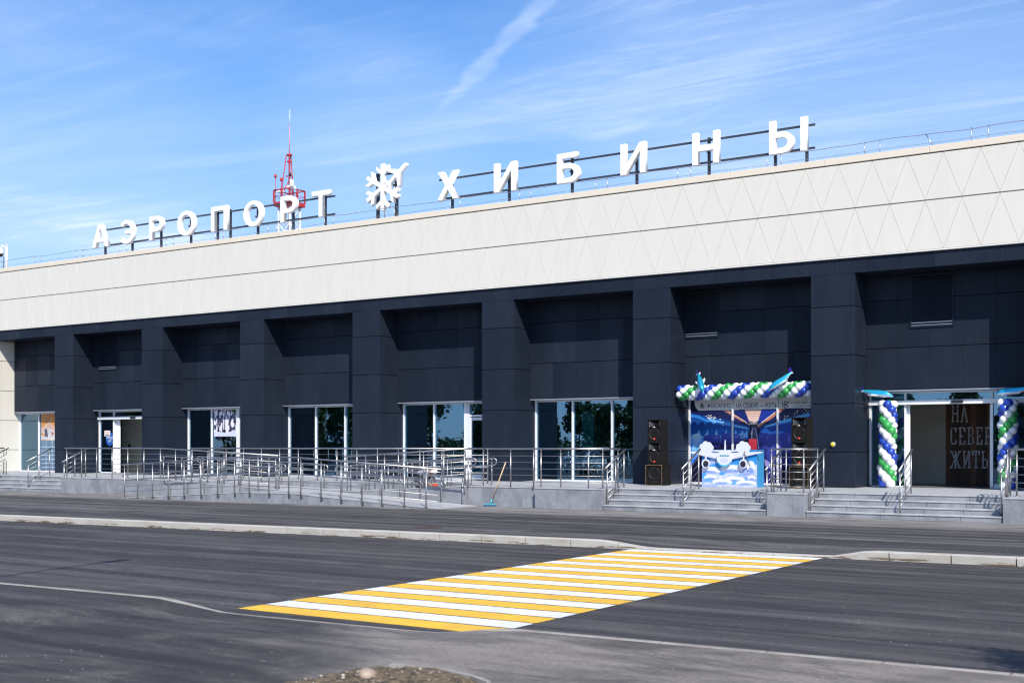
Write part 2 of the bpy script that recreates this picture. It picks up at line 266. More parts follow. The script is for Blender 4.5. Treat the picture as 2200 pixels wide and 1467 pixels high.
# ---------------------------------------------------------------- mesh helpers
WP = {}
class MB:
    def __init__(s): s.v = []; s.f = []; s.m = []; s.sm = []
    def add(s, vs, fs, m=0, smooth=False):
        b = len(s.v); s.v += [tuple(map(float, v)) for v in vs]
        for f in fs: s.f.append(tuple(i+b for i in f)); s.m.append(m); s.sm.append(smooth)
        return s
    def box(s, x0, x1, y0, y1, z0, z1, m=0):
        return s.add([(x, y, z) for x in (x0, x1) for y in (y0, y1) for z in (z0, z1)],
                     [(0, 1, 3, 2), (4, 6, 7, 5), (0, 4, 5, 1), (2, 3, 7, 6), (0, 2, 6, 4), (1, 5, 7, 3)], m)
    def bbox(s, x0, x1, y0, y1, z0, z1, b=.01, m=0):   # box with bevelled edges
        bm = bmesh.new(); bmesh.ops.create_cube(bm, size=1)
        for v in bm.verts: v.co = ((x0+x1)/2+v.co.x*(x1-x0), (y0+y1)/2+v.co.y*(y1-y0), (z0+z1)/2+v.co.z*(z1-z0))
        bmesh.ops.bevel(bm, geom=list(bm.edges), offset=b, segments=2, affect='EDGES', profile=.5)
        bm.verts.index_update(); s.add([v.co for v in bm.verts], [[v.index for v in f.verts] for f in bm.faces], m); bm.free(); return s
    def tube(s, pts, r, n=8, m=0, cap=True):
        P = [Vector(p) for p in pts]; rr = r if isinstance(r, (list, tuple)) else [r]*len(P)
        rings = []; up = None
        for i, p in enumerate(P):
            t = (P[min(i+1, len(P)-1)]-P[max(i-1, 0)]).normalized()
            if up is None: up = Vector((0, 0, 1)) if abs(t.z) < .9 else Vector((0, 1, 0))
            a = t.cross(up); a = a.normalized() if a.length > 1e-6 else t.orthogonal().normalized(); u = a.cross(t).normalized(); up = u
            rings.append([p+(a*math.cos(k*2*PI/n)+u*math.sin(k*2*PI/n))*rr[i] for k in range(n)])
        vs = [v for q in rings for v in q]; fs = []
        for i in range(len(P)-1):
            for k in range(n): k2 = (k+1) % n; fs.append((i*n+k, i*n+k2, (i+1)*n+k2, (i+1)*n+k))
        s.add(vs, fs, m, True)
        if cap:
            b = len(s.v)-len(vs); s.f += [tuple(b+k for k in range(n-1, -1, -1)), tuple(b+(len(P)-1)*n+k for k in range(n))]; s.m += [m, m]; s.sm += [False, False]
        return s
    def lathe(s, prof, c=(0, 0, 0), axis='z', n=16, m=0):
        vs = []; fs = []
        for (r, h) in prof:
            for k in range(n):
                a = 2*PI*k/n; x, y = r*math.cos(a), r*math.sin(a)
                p = (x, y, h) if axis == 'z' else ((x, -h, y) if axis == '-y' else (h, x, y))
                vs.append((c[0]+p[0], c[1]+p[1], c[2]+p[2]))
        for i in range(len(prof)-1):
            for k in range(n): k2 = (k+1) % n; fs.append((i*n+k, i*n+k2, (i+1)*n+k2, (i+1)*n+k))
        return s.add(vs, fs, m, True)
    def prism(s, poly, y0, y1, m=0, ms=None):      # polygon in XZ extruded along Y (simple polygon, ngon caps)
        n = len(poly); vs = [(x, y0, z) for x, z in poly]+[(x, y1, z) for x, z in poly]
        area = sum(poly[i][0]*poly[(i+1) % n][1]-poly[(i+1) % n][0]*poly[i][1] for i in range(n))
        idx = list(range(n)) if area > 0 else list(range(n-1, -1, -1))
        s.add(vs, [tuple(idx), tuple(i+n for i in reversed(idx))], m)
        b = len(s.v)-2*n
        for i in range(n):
            j = (i+1) % n; s.f.append((b+i, b+i+n, b+j+n, b+j) if area > 0 else (b+j, b+j+n, b+i+n, b+i)); s.m.append(m if ms is None else ms); s.sm.append(False)
        return s
    def zprism(s, poly, z0, z1, m=0):
        n = len(poly); zz1 = z1 if hasattr(z1, '__len__') else [z1]*n; zz0 = z0 if hasattr(z0, '__len__') else [z0]*n
        s.add([(x, y, zz0[i]) for i, (x, y) in enumerate(poly)]+[(x, y, zz1[i]) for i, (x, y) in enumerate(poly)],
              [tuple(range(n-1, -1, -1)), tuple(range(n, 2*n))]+[(i, (i+1) % n, (i+1) % n+n, i+n) for i in range(n)], m); return s
    def ball(s, c, r, n=16, m=0, sq=(1, 1, 1)):
        k = n//2; return s.add([(c[0]+r*sq[0]*math.sin(PI*i/k)*math.cos(2*PI*j/n), c[1]+r*sq[1]*math.sin(PI*i/k)*math.sin(2*PI*j/n), c[2]+r*sq[2]*math.cos(PI*i/k)) for i in range(k+1) for j in range(n)],
            [(i*n+j, (i+1)*n+j, (i+1)*n+(j+1) % n, i*n+(j+1) % n) for i in range(k) for j in range(n)], m, True)
    def mesh(s, name, mats, off=(0, 0, 0)):
        me = bpy.data.meshes.new(name); me.from_pydata([(v[0]-off[0], v[1]-off[1], v[2]-off[2]) for v in s.v], [], s.f); 
        for mm in (mats if isinstance(mats, (list, tuple)) else [mats]): me.materials.append(mm)
        me.polygons.foreach_set('material_index', s.m); me.polygons.foreach_set('use_smooth', s.sm); me.validate(); me.update(); return me
    def build(s, name, mats, parent=None, origin=None):
        off = WP[parent.name] if parent else (origin or (0, 0, 0))
        return link(name, s.mesh(name, mats, off), parent, off)
def link(name, me, parent=None, off=(0, 0, 0)):
    o = bpy.data.objects.new(name, me); COL.objects.link(o)
    if parent: o.parent = parent
    else: o.location = off
    WP[o.name] = tuple(off); return o
def place(name, me, parent, loc, rot=(0, 0, 0), scale=(1, 1, 1)):   # mesh in its own local space at world loc
    o = bpy.data.objects.new(name, me); COL.objects.link(o); w = (0, 0, 0)
    if parent: o.parent = parent; w = WP[parent.name]
    o.location = (loc[0]-w[0], loc[1]-w[1], loc[2]-w[2]); o.rotation_euler = rot; o.scale = scale; WP[o.name] = tuple(loc); return o
def tag(o, label=None, cat=None, group=None, kind=None):
    if label: o['label'] = label
    if cat: o['category'] = cat
    if group: o['group'] = group
    if kind: o['kind'] = kind
    return o
def thing(name, loc, label, cat, group=None):
    o = bpy.data.objects.new(name, None); o.empty_display_size = .3; COL.objects.link(o); o.location = loc; WP[o.name] = tuple(loc); return tag(o, label, cat, group)
def struct(name, mb, m): return tag(mb.build(name, m), kind='structure')
def text_mesh(body, size, m, extrude=.002, offset=0., sx=1., align='LEFT', spacing=1.):
    cu = bpy.data.curves.new('txt', 'FONT'); cu.body = body; cu.size = size; cu.extrude = extrude; cu.offset = offset; cu.align_x = align; cu.space_character = spacing; cu.resolution_u = 3
    ob = bpy.data.objects.new('txt', cu); COL.objects.link(ob); bpy.context.view_layer.update()
    me = bpy.data.meshes.new_from_object(ob.evaluated_get(bpy.context.evaluated_depsgraph_get())); bpy.data.objects.remove(ob)
    me.transform(Matrix.Rotation(R(90), 4, 'X') @ Matrix.Diagonal((sx, 1, 1, 1))); me.materials.clear(); me.materials.append(m); return me
def curve_mesh(contours, depth, m, bev=.006):    # 2D contours (outer + holes) in XZ, extruded along Y, front face at y=0
    cu = bpy.data.curves.new('shape', 'CURVE'); cu.dimensions = '2D'; cu.fill_mode = 'BOTH'; cu.extrude = depth/2-bev; cu.bevel_depth = bev; cu.bevel_resolution = 1; cu.offset = -bev
    for c in contours:
        sp = cu.splines.new('POLY'); sp.points.add(len(c)-1); sp.use_cyclic_u = True
        for p, q in zip(sp.points, c): p.co = (q[0], q[1], 0, 1)
    ob = bpy.data.objects.new('shape', cu); COL.objects.link(ob); bpy.context.view_layer.update()
    me = bpy.data.meshes.new_from_object(ob.evaluated_get(bpy.context.evaluated_depsgraph_get())); bpy.data.objects.remove(ob)
    me.transform(Matrix.Translation((0, depth/2, 0)) @ Matrix.Rotation(R(90), 4, 'X')); me.materials.clear(); me.materials.append(m); return me

def sstep(x, a, b): t = min(1, max(0, (x-a)/(b-a))); return t*t*(3-2*t)
# ---------------------------------------------------------------- ground, roads
struct('ground', MB().add([(-900, -900, -.35), (900, -900, -.35), (900, 900, -.35), (-900, 900, -.35)], [(0, 1, 2, 3)]), M_GROUND)
def yk_near(x): return 9.9+.04*(x+11)
def yk_far(x): return 20.43+.066*(x+10.6)
def dip_near(x): return sstep(x, -11.6, -10.3)*(1-sstep(x, -7.7, -6.5))
def dip_far(x): return sstep(x, -11.6, -10.3)*(1-sstep(x, -7.1, -6.3))
ROADZ = -.13
def sheet(xs, rows, zf):     # rows: list of functions y(x)
    mb = MB(); vs = [(x, r(x), zf(x, r(x))) for x in xs for r in rows]; n = len(rows)
    return mb.add(vs, [(i*n+j, (i+1)*n+j, (i+1)*n+j+1, i*n+j+1) for i in range(len(xs)-1) for j in range(n-1)], 0, True)
XS = [-140, -100, -75]+list(np.arange(-60, 25, .5))+[40, 70, 120]
struct('road', sheet(XS, [lambda x: yk_near(x)-.3, lambda x: yk_far(x)+.3], lambda x, y: ROADZ), M_ROAD)
def zfar(x, y): return -.105*dip_far(x)*(1-sstep(y-yk_far(x), .25, 1.6))-.0*y
struct('forecourt', sheet(XS, [lambda x, t=t: yk_far(x)+.27+t*(40-yk_far(x)) for t in (0, .02, .04, .06, .09, .2, .5, 1)], zfar), M_APRON)
def znear(x, y):
    d = yk_near(x)-y; return -.105*dip_near(x)*(1-sstep(d, .1, 1.7))
struct('pavement', sheet(XS, [lambda x, t=t: yk_near(x)-.06-t for t in (0, .15, .35, .6, .9, 1.3, 1.8, 2.4, 4, 8, 14)], znear), M_WALK)
struct('parking_lot', MB().add([(-140, -90, -.14), (120, -90, -.14), (120, -4.5, -.14), (-140, -4.5, -.14)], [(0, 1, 2, 3)]), M_ROAD)
# kerbs: blocks a metre long
def kerb(name, x0, x1, yf, w, top, back, step=1.0, gap=.010, m=None):
    mb = MB(); x = x0
    while x < x1:
        e = min(x+step, x1); xs = np.linspace(x, e-gap, 5)
        vs = []
        for q in xs:
            z = top(q); y = yf(q); c = .012
            vs += [(q, y, ROADZ-.05), (q, y, z-c), (q, y+c, z), (q, y+w-c, z), (q, y+w, z-c), (q, y+w, ROADZ-.05)]
        fs = [(i*6+j, (i+1)*6+j, (i+1)*6+j+1, i*6+j+1) for i in range(4) for j in range(5)]+[(0, 1, 2, 3, 4, 5), tuple(24+k for k in (5, 4, 3, 2, 1, 0))]
        mb.add(vs, fs); x = e
    return struct(name, mb, m or M_KERB)
kerb('kerb', -75, 30, yk_far, .27, lambda x: .015-.115*dip_far(x), None, gap=.022)
kerb('kerb', -60, 30, lambda x: yk_near(x)-.05, .095, lambda x: .004-.115*dip_near(x), None, gap=.018, m=M_KERBN)
# crosswalk: painted bars, 22 alternating yellow and white
cw = MB()
for i in range(22):
    y0 = 10.36+i*.462; xa, xb = -10.72-.0*i, -7.10
    n = 44; jt = [random.uniform(-.007, .007) for _ in range(2*n+2)]
    for k in range(n):
        a = xa+(xb-xa)*k/n; b = xa+(xb-xa)*(k+1)/n; ja, jb, ka, kb = jt[2*k], jt[2*k+2], jt[2*k+1], jt[2*k+3]
        sk = .066*(a+8.9)*(i/21), .066*(b+8.9)*(i/21)
        cw.add([(a, y0+ja+sk[0], ROADZ+.005), (b, y0+jb+sk[1], ROADZ+.005), (b, y0+.425+kb+sk[1], ROADZ+.005), (a, y0+.425+ka+sk[0], ROADZ+.005)], [(0, 1, 2, 3)], i % 2)
struct('crosswalk_marking', cw, [M_YEL, M_WHT])
mc = MB().lathe([(0, .012), (.28, .012), (.29, .004), (.33, .004), (.34, -.01)], (-16.4, 21.55, .0), n=24); 
tag(mc.build('manhole_cover', M_RUST, origin=(-16.4, 21.55, 0)), 'round rusty manhole cover set in the dark forecourt asphalt', 'manhole cover')
# soil patch with border kerb and stones by the camera
sb = MB(); nx, ny = 60, 30
cx0 = -6.5
pts = []
for i in range(nx+1):
    for j in range(ny+1):
        x = -6.6+i*3.4/nx; y = 5.6+j*2.2/ny
        e = 1-abs((x+5.70)/.66)**3-(max(0, (y-6.0))/1.72)**4+.16*math.sin(x*9)*math.sin(y*7+1)
        h = max(-.05, min(.075, e*.2))+ (random.random()-.5)*.03*(e > 0)
        pts.append((x, y, h-.01 if e < 0 else h+.008))
sb.add(pts, [(i*(ny+1)+j, (i+1)*(ny+1)+j, (i+1)*(ny+1)+j+1, i*(ny+1)+j+1) for i in range(nx) for j in range(ny)], 0, True)
struct('soil', sb, M_SOIL)
def rock_mesh(seed, r):
    rr = np.random.default_rng(seed); bm = bmesh.new(); bmesh.ops.create_icosphere(bm, subdivisions=2, radius=r)
    for v in bm.verts: v.co *= 1+.22*math.sin(v.co.x/r*2.3+seed)*math.cos(v.co.y/r*1.9+seed*2)+.08*rr.random(); v.co.z *= .62
    for fa in bm.faces: fa.smooth = True
    me = bpy.data.meshes.new('stone'); bm.to_mesh(me); bm.free(); return me
M_STONE = mat('stone', (.30, .225, .18), (.42, .33, .27), 8, rough=.85)
M_PEB = mat('pebble', (.12, .10, .08), (.42, .38, .33), 11, rough=.85)
gm = MB()
for k in range(420):
    a = random.random()*2*PI; q = math.sqrt(random.random()); x = -5.70+.62*q*math.cos(a); y = 6.0+abs(1.66*q*math.sin(a)); 
    e = 1-abs((x+5.70)/.66)**3-(max(0, (y-6.0))/1.70)**4; z = min(.075, max(0, e*.2)); r = random.choice((.005, .007, .009, .012, .018))
    gm.ball((x, y, z+r*.4), r, 6, 0, (1, .8+.4*random.random(), .7))
tag(gm.build('gravel', M_PEB), 'small pale pebbles scattered over the patch of bare soil', 'gravel', kind='stuff')
rk = rock_mesh(3, .075); rk.materials.append(M_STONE); o = place('stone', rk, None, (-5.93, 7.06, .09)); tag(o, 'largest rounded pinkish stone lying on the bare soil', 'stone')
bk = MB(); BP = [(-6.24, 7.74), (-6.0, 7.78), (-5.7, 7.76), (-5.4, 7.68), (-5.15, 7.55)]
for i in range(len(BP)-1):
    (ax, ay), (bx, by) = BP[i], BP[i+1]; t = Vector((bx-ax, by-ay)).normalized()*.004
    bk.zprism([(ax+t.x, ay+t.y-.05), (bx-t.x, by-t.y-.05), (bx-t.x, by-t.y), (ax+t.x, ay+t.y)], -.05, .05)
tag(bk.build('edging_kerb', M_KERBN), 'short curved concrete edging strip bordering the bare soil', 'kerb')

# ---------------------------------------------------------------- platform, steps, ramps
PZ = .6
def slab_blocks(mb, x0, x1, y0, y1, z0, z1, bl=.9, cap=.035):
    """granite clad block: slabs on the front with thin joints, tread-coloured cap"""
    n = max(1, round((x1-x0)/bl)); w = (x1-x0)/n
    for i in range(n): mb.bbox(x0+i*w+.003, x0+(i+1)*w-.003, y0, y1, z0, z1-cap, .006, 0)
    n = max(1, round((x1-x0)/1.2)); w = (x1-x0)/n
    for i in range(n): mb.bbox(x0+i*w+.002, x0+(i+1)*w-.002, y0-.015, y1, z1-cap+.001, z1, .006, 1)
plat = thing('entrance_platform', (-26, 33, 0), 'long grey granite clad platform in front of the dark facade', 'platform')
WB = (M_GRAN, M_GRANT)
mb = MB()
slab_blocks(mb, -40.93, -35.3, 30.2, 32.24, -.2, PZ)        # left block
mb.build('plinth', WB, plat)
mb = MB(); slab_blocks(mb, -21.65, -19.08, 30.47, 32.24, -.2, PZ); slab_blocks(mb, -19.08, -16.83, 30.25, 32.24, -.2, PZ); mb.build('plinth', WB, plat)
for a, b in ((-11.93, -10.9), (-6.11, -5.1), (-47.3, -46.3)):
    mb = MB(); slab_blocks(mb, a, b, 30.22, 31.46, -.2, PZ, 1.1); mb.build('plinth', WB, plat)
mb = MB(); slab_blocks(mb, -35.3, -21.65, 32.25, 32.6, -.2, PZ); mb.build('ramp_back_wall', WB, plat)
mb = MB()
for i in range(-52, 8, 2):
    for (ya, yb) in ((32.62, 34.0), (34.0, 35.4), (35.4, 36.5)): mb.bbox(i+.004, i+1.996, ya+.004, yb-.004, .4, PZ-.003, .004)
mb.box(-75, 8, 32.63, 36.6, -.2, PZ-.02)
for a, b in ((-75, -46.8), (-46.3, -40.95), (-16.83, -11.93), (-10.9, -6.11), (-5.1, 8)):
    mb.box(a+.003, b-.003, 31.47, 32.615, -.2, PZ-.004)
mb.build('paving', M_GRANT, plat)
def steps(x0, x1, label):
    o = thing('stone_steps', ((x0+x1)/2, 30.8, 0), label, 'steps', 'flights of grey stone steps')
    for k in range(4):
        mb = MB(); y0 = 30.25+k*.31; y1 = y0+.36 if k < 3 else 31.46
        n = max(1, round((x1-x0)/.95)); w = (x1-x0)/n; z1 = .15*(k+1)
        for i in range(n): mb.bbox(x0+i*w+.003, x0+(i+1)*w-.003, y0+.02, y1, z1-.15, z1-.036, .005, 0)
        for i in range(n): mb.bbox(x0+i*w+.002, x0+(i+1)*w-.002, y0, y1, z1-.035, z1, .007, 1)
        mb.build('step', WB, o)
steps(-16.81, -11.95, 'four broad stone steps below the cloud printed counter')
steps(-10.88, -6.13, 'four broad stone steps in front of the open main entrance')
steps(-46.28, -40.95, 'stone steps at the far left end of the platform')
steps(-5.08, 3, 'stone steps running out of the frame at the right edge')

ramp = thing('wheelchair_ramp', (-28, 30, 0), 'grey granite wheelchair ramp zigzagging up to the platform behind steel railings', 'ramp')
YA, YM, YB2 = 28.25, 30.2, 32.24
ZL = .33
def flight(xa, za, xb, zb, y0, y1, name='flight'):
    mb = MB(); n = max(1, round(abs(xb-xa)/.9))
    for i in range(n):
        a = xa+(xb-xa)*i/n; b = xa+(xb-xa)*(i+1)/n; p = za+(zb-za)*i/n; q = za+(zb-za)*(i+1)/n; s = .003 if b > a else -.003
        mb.zprism([(a+s, y0), (b-s, y0), (b-s, y1), (a+s, y1)][::1 if b > a else -1], -.2, [p-.03, q-.03, q-.03, p-.03] if b > a else [p-.03, q-.03, q-.03, p-.03][::-1], 0)
        mb.zprism([(a+s*.7, y0-.012), (b-s*.7, y0-.012), (b-s*.7, y1), (a+s*.7, y1)][::1 if b > a else -1], [p-.028, q-.028, q-.028, p-.028] if b > a else [p-.028, q-.028, q-.028, p-.028][::-1], [p, q, q, p] if b > a else [p, q, q, p][::-1], 1)
    mb.build(name, WB, ramp)
XL0, XLa, XLb, XR0 = -34.9, -29.0, -26.7, -21.1
flight(XL0, .015, XLa, ZL, YA, YM); flight(XR0, .015, XLb, ZL, YA, YM)
flight(XLa+.004, ZL, XLb-.004, ZL, YA, YB2, 'landing')
flight(-35.29, PZ, XLa, ZL, YM+.03, YB2); flight(-21.66, PZ, XLb, ZL, YM+.03, YB2)

# ---------------------------------------------------------------- railings
def arc_pts(a, b, side, n=8):   # half-circle joining a (upper) and b (lower), bulging to side vector
    a, b = Vector(a), Vector(b); c = (a+b)/2; r = (a-b).length/2; u = (a-b).normalized(); s = Vector(side).normalized()
    return [c+u*r*math.cos(t)+s*r*math.sin(t) for t in np.linspace(0, PI, n)]
def railing(label, path, posts, base=None, h=1.13, bars=(.16, .35, .54, .73, .92), double=None, top=True, drop=0., group='stainless steel railings', name='steel_railing', overhang=(.12, .12)):
    """path: polyline of floor points; posts: parameters (segment index + fraction); double: inward offset vector for twin handrails"""
    P = [Vector(p) for p in path]; o = thing(name, tuple(P[0]), label, 'railing', group); up = Vector((0, 0, 1))
    def at(t): i = min(int(t), len(P)-2); return P[i].lerp(P[i+1], t-i)
    Q = list(P); d0 = (P[0]-P[1]).normalized(); d1 = (P[-1]-P[-2]).normalized(); Q[0] = P[0]+d0*overhang[0]; Q[-1] = P[-1]+d1*overhang[1]
    if top: MB().tube([q+up*h for q in Q], .026, 10).build('handrail', M_STEEL, o)
    for bh in bars: MB().tube([q+up*bh for q in P], .0085, 6).build('crossbar', M_STEEL, o)
    for t in posts:
        p = at(t); hh = h if top else double[2]
        mb = MB().tube([p-up*drop, p+up*(hh-.10)], .021, 10).tube([p+up*(hh-.10), p+up*(hh-.01)], .011, 8).lathe([(.045, .012), (.045, 0)], tuple(p), n=10)
        if drop: mb.box(p.x-.02, p.x+.06, p.y, p.y+.03, p.z-drop+.02, p.z-drop+.10)
        for bh in (bars if bars else ()): mb.ball((p.x, p.y, p.z+bh), .016, 6)
        mb.build('post', M_STEEL, o)
    if double:
        off = Vector(double[0]); h1, h2 = double[2], double[1]
        up_ = [q+off+up*h1 for q in Q]; dn = [q+off+up*h2 for q in Q]
        loop = up_+[v for v in arc_pts(up_[-1], dn[-1], d1)][1:-1]+dn[::-1]+[v for v in arc_pts(dn[0], up_[0], d0)][1:-1]+[up_[0]]
        MB().tube(loop, .021, 8, cap=False).build('handrail', M_STEEL, o)
        for t in posts:
            p = at(t)
            for hh in (h1, h2): MB().tube([p+up*(hh-.05), p+off*.6+up*(hh-.05), p+off+up*(hh-.01)], .007, 5).build('bracket', M_STEEL, o)
    return o
def lin(n, a=0., b=1.): return list(np.linspace(a, b, n))
YF = YA-.03
px = [-34.73, -34.05, -33.28, -32.49, -31.71, -30.9, -30.11, -29.33, -28.66, -27.79, -26.93, -26.42, -25.58, -24.77, -23.94, -23.17, -22.32, -21.52, -20.96]
def zr(x): return .015+(ZL-.015)*(x-XL0)/(XLa-XL0) if x < XLa else (ZL if x < XLb else .015+(ZL-.015)*(XR0-x)/(XR0-XLb))
fp = [(-34.73, YF, zr(-34.73)), (XLa, YF, ZL), (XLb, YF, ZL), (-21.1, YF, .015)]
def par(x, path):
    for i in range(len(path)-1):
        a, b = path[i][0], path[i+1][0]
        if min(a, b)-1e-6 <= x <= max(a, b)+1e-6: return i+(x-a)/(b-a)-(1e-6 if abs(x-b) < 1e-9 else 0)
    return 0
DBL = ((0, .09, 0), .61, .80)
railing('front railing along the outer edge of the wheelchair ramp', fp, [par(x, fp) for x in px[:-1]], double=DBL, drop=.14, bars=(.2, .38))
bp_ = [(-34.6, YM-.06, .03), (XLa-.3, YM-.06, ZL-.02)]
railing('low twin handrail on the inner side of the left lower ramp flight', bp_, lin(7), top=False, bars=(), double=((0, -.08, 0), .62, .84))
bp_ = [(-21.6, YM-.06, .03), (XLb+.3, YM-.06, ZL-.02)]
railing('low twin handrail on the inner side of the right lower ramp flight', bp_, lin(7), top=False, bars=(), double=((0, -.08, 0), .62, .84))
YR = YM+.10
lp = [(-40.8, YR+.08, PZ), (-35.4, YR+.08, PZ), (XLa-.6, YR+.08, ZL+.03)]
railing('left railing that leaves the platform and slopes down beside the upper ramp flight', lp, lin(7, 0, 1)+lin(7, 1.14, 2), double=None)
railing('twin handrail on the left upper ramp flight facing the lower flight', [(-35.3, YR+.14, PZ), (XLa-.5, YR+.14, ZL+.03)], lin(7), top=False, bars=(), double=((0, .08, 0), .62, .84))
rp_ = [(XLb+.3, YR+.08, ZL+.01), (-21.7, YR+.08, PZ)]
railing('right railing sloping up beside the upper ramp flight to the platform', rp_, lin(7))
railing('twin handrail on the right upper ramp flight near the crouching worker', [(XLb+.4, YR+.14, ZL+.02), (-21.6, YR+.14, PZ)], lin(7), top=False, bars=(), double=((0, .08, 0), .62, .84))
bk_ = [(-35.9, 32.36, PZ), (-22.2, 32.36, PZ)]
railing('long level railing on the platform edge behind the ramp', bk_, lin(16))
railing('twin handrail along the platform wall above the left upper flight', [(-35.1, 32.16, PZ-.02), (XLa, 32.16, ZL)], lin(7), top=False, bars=(), double=((0, -.08, 0), .62, .84))
railing('twin handrail along the platform wall above the right upper flight', [(-21.9, 32.16, PZ-.02), (XLb, 32.16, ZL)], lin(7), top=False, bars=(), double=((0, -.08, 0), .62, .84))
# right part of the platform (broom) : level railing, turning back at the steps
rr_ = [(-21.8, 30.56, PZ), (-19.0, 30.40, PZ), (-16.95, 30.40, PZ), (-16.95, 31.42, PZ)]
railing('level railing on the platform edge above the leaning broom', rr_, [0, .25, .62, .92, 1.02, 1.35, 1.8, 2.1, 2.99])
def stair_rail(x, label):
    return railing(label, [(x, 30.42, .15), (x, 31.42, .60)], [.0, .5, 1.], h=1.08, bars=(.16, .34, .52, .70, .88), name='stair_railing', group='short sloping stair railings')
stair_rail(-16.76, 'sloping stair railing beside the left loudspeaker stack')
stair_rail(-14.40, 'sloping stair railing in the middle of the steps before the cloud counter')
stair_rail(-12.00, 'sloping stair railing at the right end of the counter steps')
stair_rail(-10.82, 'sloping stair railing at the left end of the main entrance steps')
stair_rail(-8.55, 'sloping stair railing in the middle of the main entrance steps')
stair_rail(-6.18, 'sloping stair railing at the right end of the main entrance steps')
stair_rail(-41.02, 'sloping stair railing meeting the far left end of the long platform')
stair_rail(-43.30, 'sloping stair railing in the middle of the far left steps')
stair_rail(-46.22, 'sloping stair railing cut by the left edge of the photo')
def u_rail(x0, x1, label): railing(label, [(x0+.08, 31.42, PZ), (x0+.08, 30.36, PZ), (x1-.08, 30.36, PZ), (x1-.08, 31.42, PZ)], [0, 1, 2, 2.99], overhang=(.02, .02))
u_rail(-11.93, -10.9, 'U shaped railing on the small block between the two flights of steps')
u_rail(-6.11, -5.1, 'U shaped railing on the block at the right edge of the photo')
u_rail(-47.3, -46.3, 'level railing on the block at the left edge of the photo')

# ---------------------------------------------------------------- terminal building
bld = thing('terminal_building', (-26, 38, 0), 'long airport terminal with cream fascia and recessed charcoal bays', 'building')
YFc, YBk, YW = 35.0, 36.1, 36.45
P0, SP, PW = -12.44, 5.906, 1.31
piers = [P0+SP*k for k in range(-9, 4)]
ZJ = [.6, 1.638, 3.045, 4.456, 5.873, 6.815]
for x in piers:
    mb = MB(); cream = x < -53; g = .011
    for a, b in zip(ZJ[:-1], ZJ[1:]):
        z0, z1 = a+(g if a > .7 else 0), b-(g if b < 6.8 else 0)
        mb.bbox(x, x+PW, YFc, YW+.1, z0, z1, .008, 1 if cream else random.choice((0, 0, 3, 4)))
    mb.box(x+.02, x+PW-.02, YFc+.02, YW+.08, .6, 6.81, 2)
    mb.box(x+PW-.001, x+PW+.0015, YFc+.40, YFc+.404, .62, 6.8, 2)
    mb.build('pier', [M_DARK, M_CREAM, M_JOINT, M_DARK2, M_DARK3], bld)
mb = MB()
nx = 98; xa = piers[0]
for i in range(nx):
    a = xa+i*.945; mb.bbox(a+.003, a+.942, YFc, YFc+.10, 6.82, 7.25, .004, random.choice((0, 0, 1, 2)))
mb.box(xa, xa+nx*.945, YFc+.09, YBk+.06, 6.825, 7.25, 0)
mb.build('lintel', [M_DARK, M_DARK2, M_DARK3], bld)
# recessed wall of each bay
for k, x in enumerate(piers[:-1]):
    x0, x1 = x+PW, x+SP; w = (x1-x0)/5; mb = MB(); zz = [3.46, 4.68, 6.085, 6.83]
    for i in range(5):
        for a, b in zip(zz[:-1], zz[1:]):
            mb.bbox(x0+i*w+.003, x0+(i+1)*w-.003, YBk, YBk+.06, a+.010, b-.010, .004, random.choice((0, 0, 3, 4)))
    mb.box(x0, x1, YBk+.05, YW-.02, 3.45, 6.83, 1)
    mb.box(x0, x1, YBk-.03, YW-.03, 3.405, 3.448, 2)
    mb.build('recess_wall', [M_DARK, M_JOINT, M_ALUG, M_DARK2, M_DARK3], bld)
def louvre(x0, x1, z0, z1):
    mb = MB(); y = YBk-.035
    for a, b, c, d in ((x0, x1, z0, z0+.05), (x0, x1, z1-.05, z1)): mb.box(a, b, y, YBk-.002, c, d, 0)
    for a, b in ((x0, x0+.05), (x1-.05, x1)): mb.box(a, b, y, YBk-.002, z0+.05, z1-.05, 0)
    n = int((z1-z0-.1)/.075)
    for i in range(n):
        z = z0+.06+i*.075; mb.add([(x0+.05, YBk-.004, z+.06), (x1-.05, YBk-.004, z+.06), (x1-.05, y+.004, z), (x0+.05, y+.004, z)], [(0, 3, 2, 1)], 0)
        mb.box(x0+.05, x1-.05, y+.002, y+.010, z-.004, z+.012, 1 if i < 2 else 0)
    mb.box(x0+.05, x1-.05, YBk-.004, YBk-.002, z0+.05, z1-.05, 2)
    mb.build('louvre_vent', [M_DARK, M_ALUG, M_JOINT], bld)
louvre(-9.85, -8.61, 5.24, 6.80); louvre(-17.02, -15.85, 5.28, 6.80); louvre(-46.17, -44.95, 5.24, 6.80)
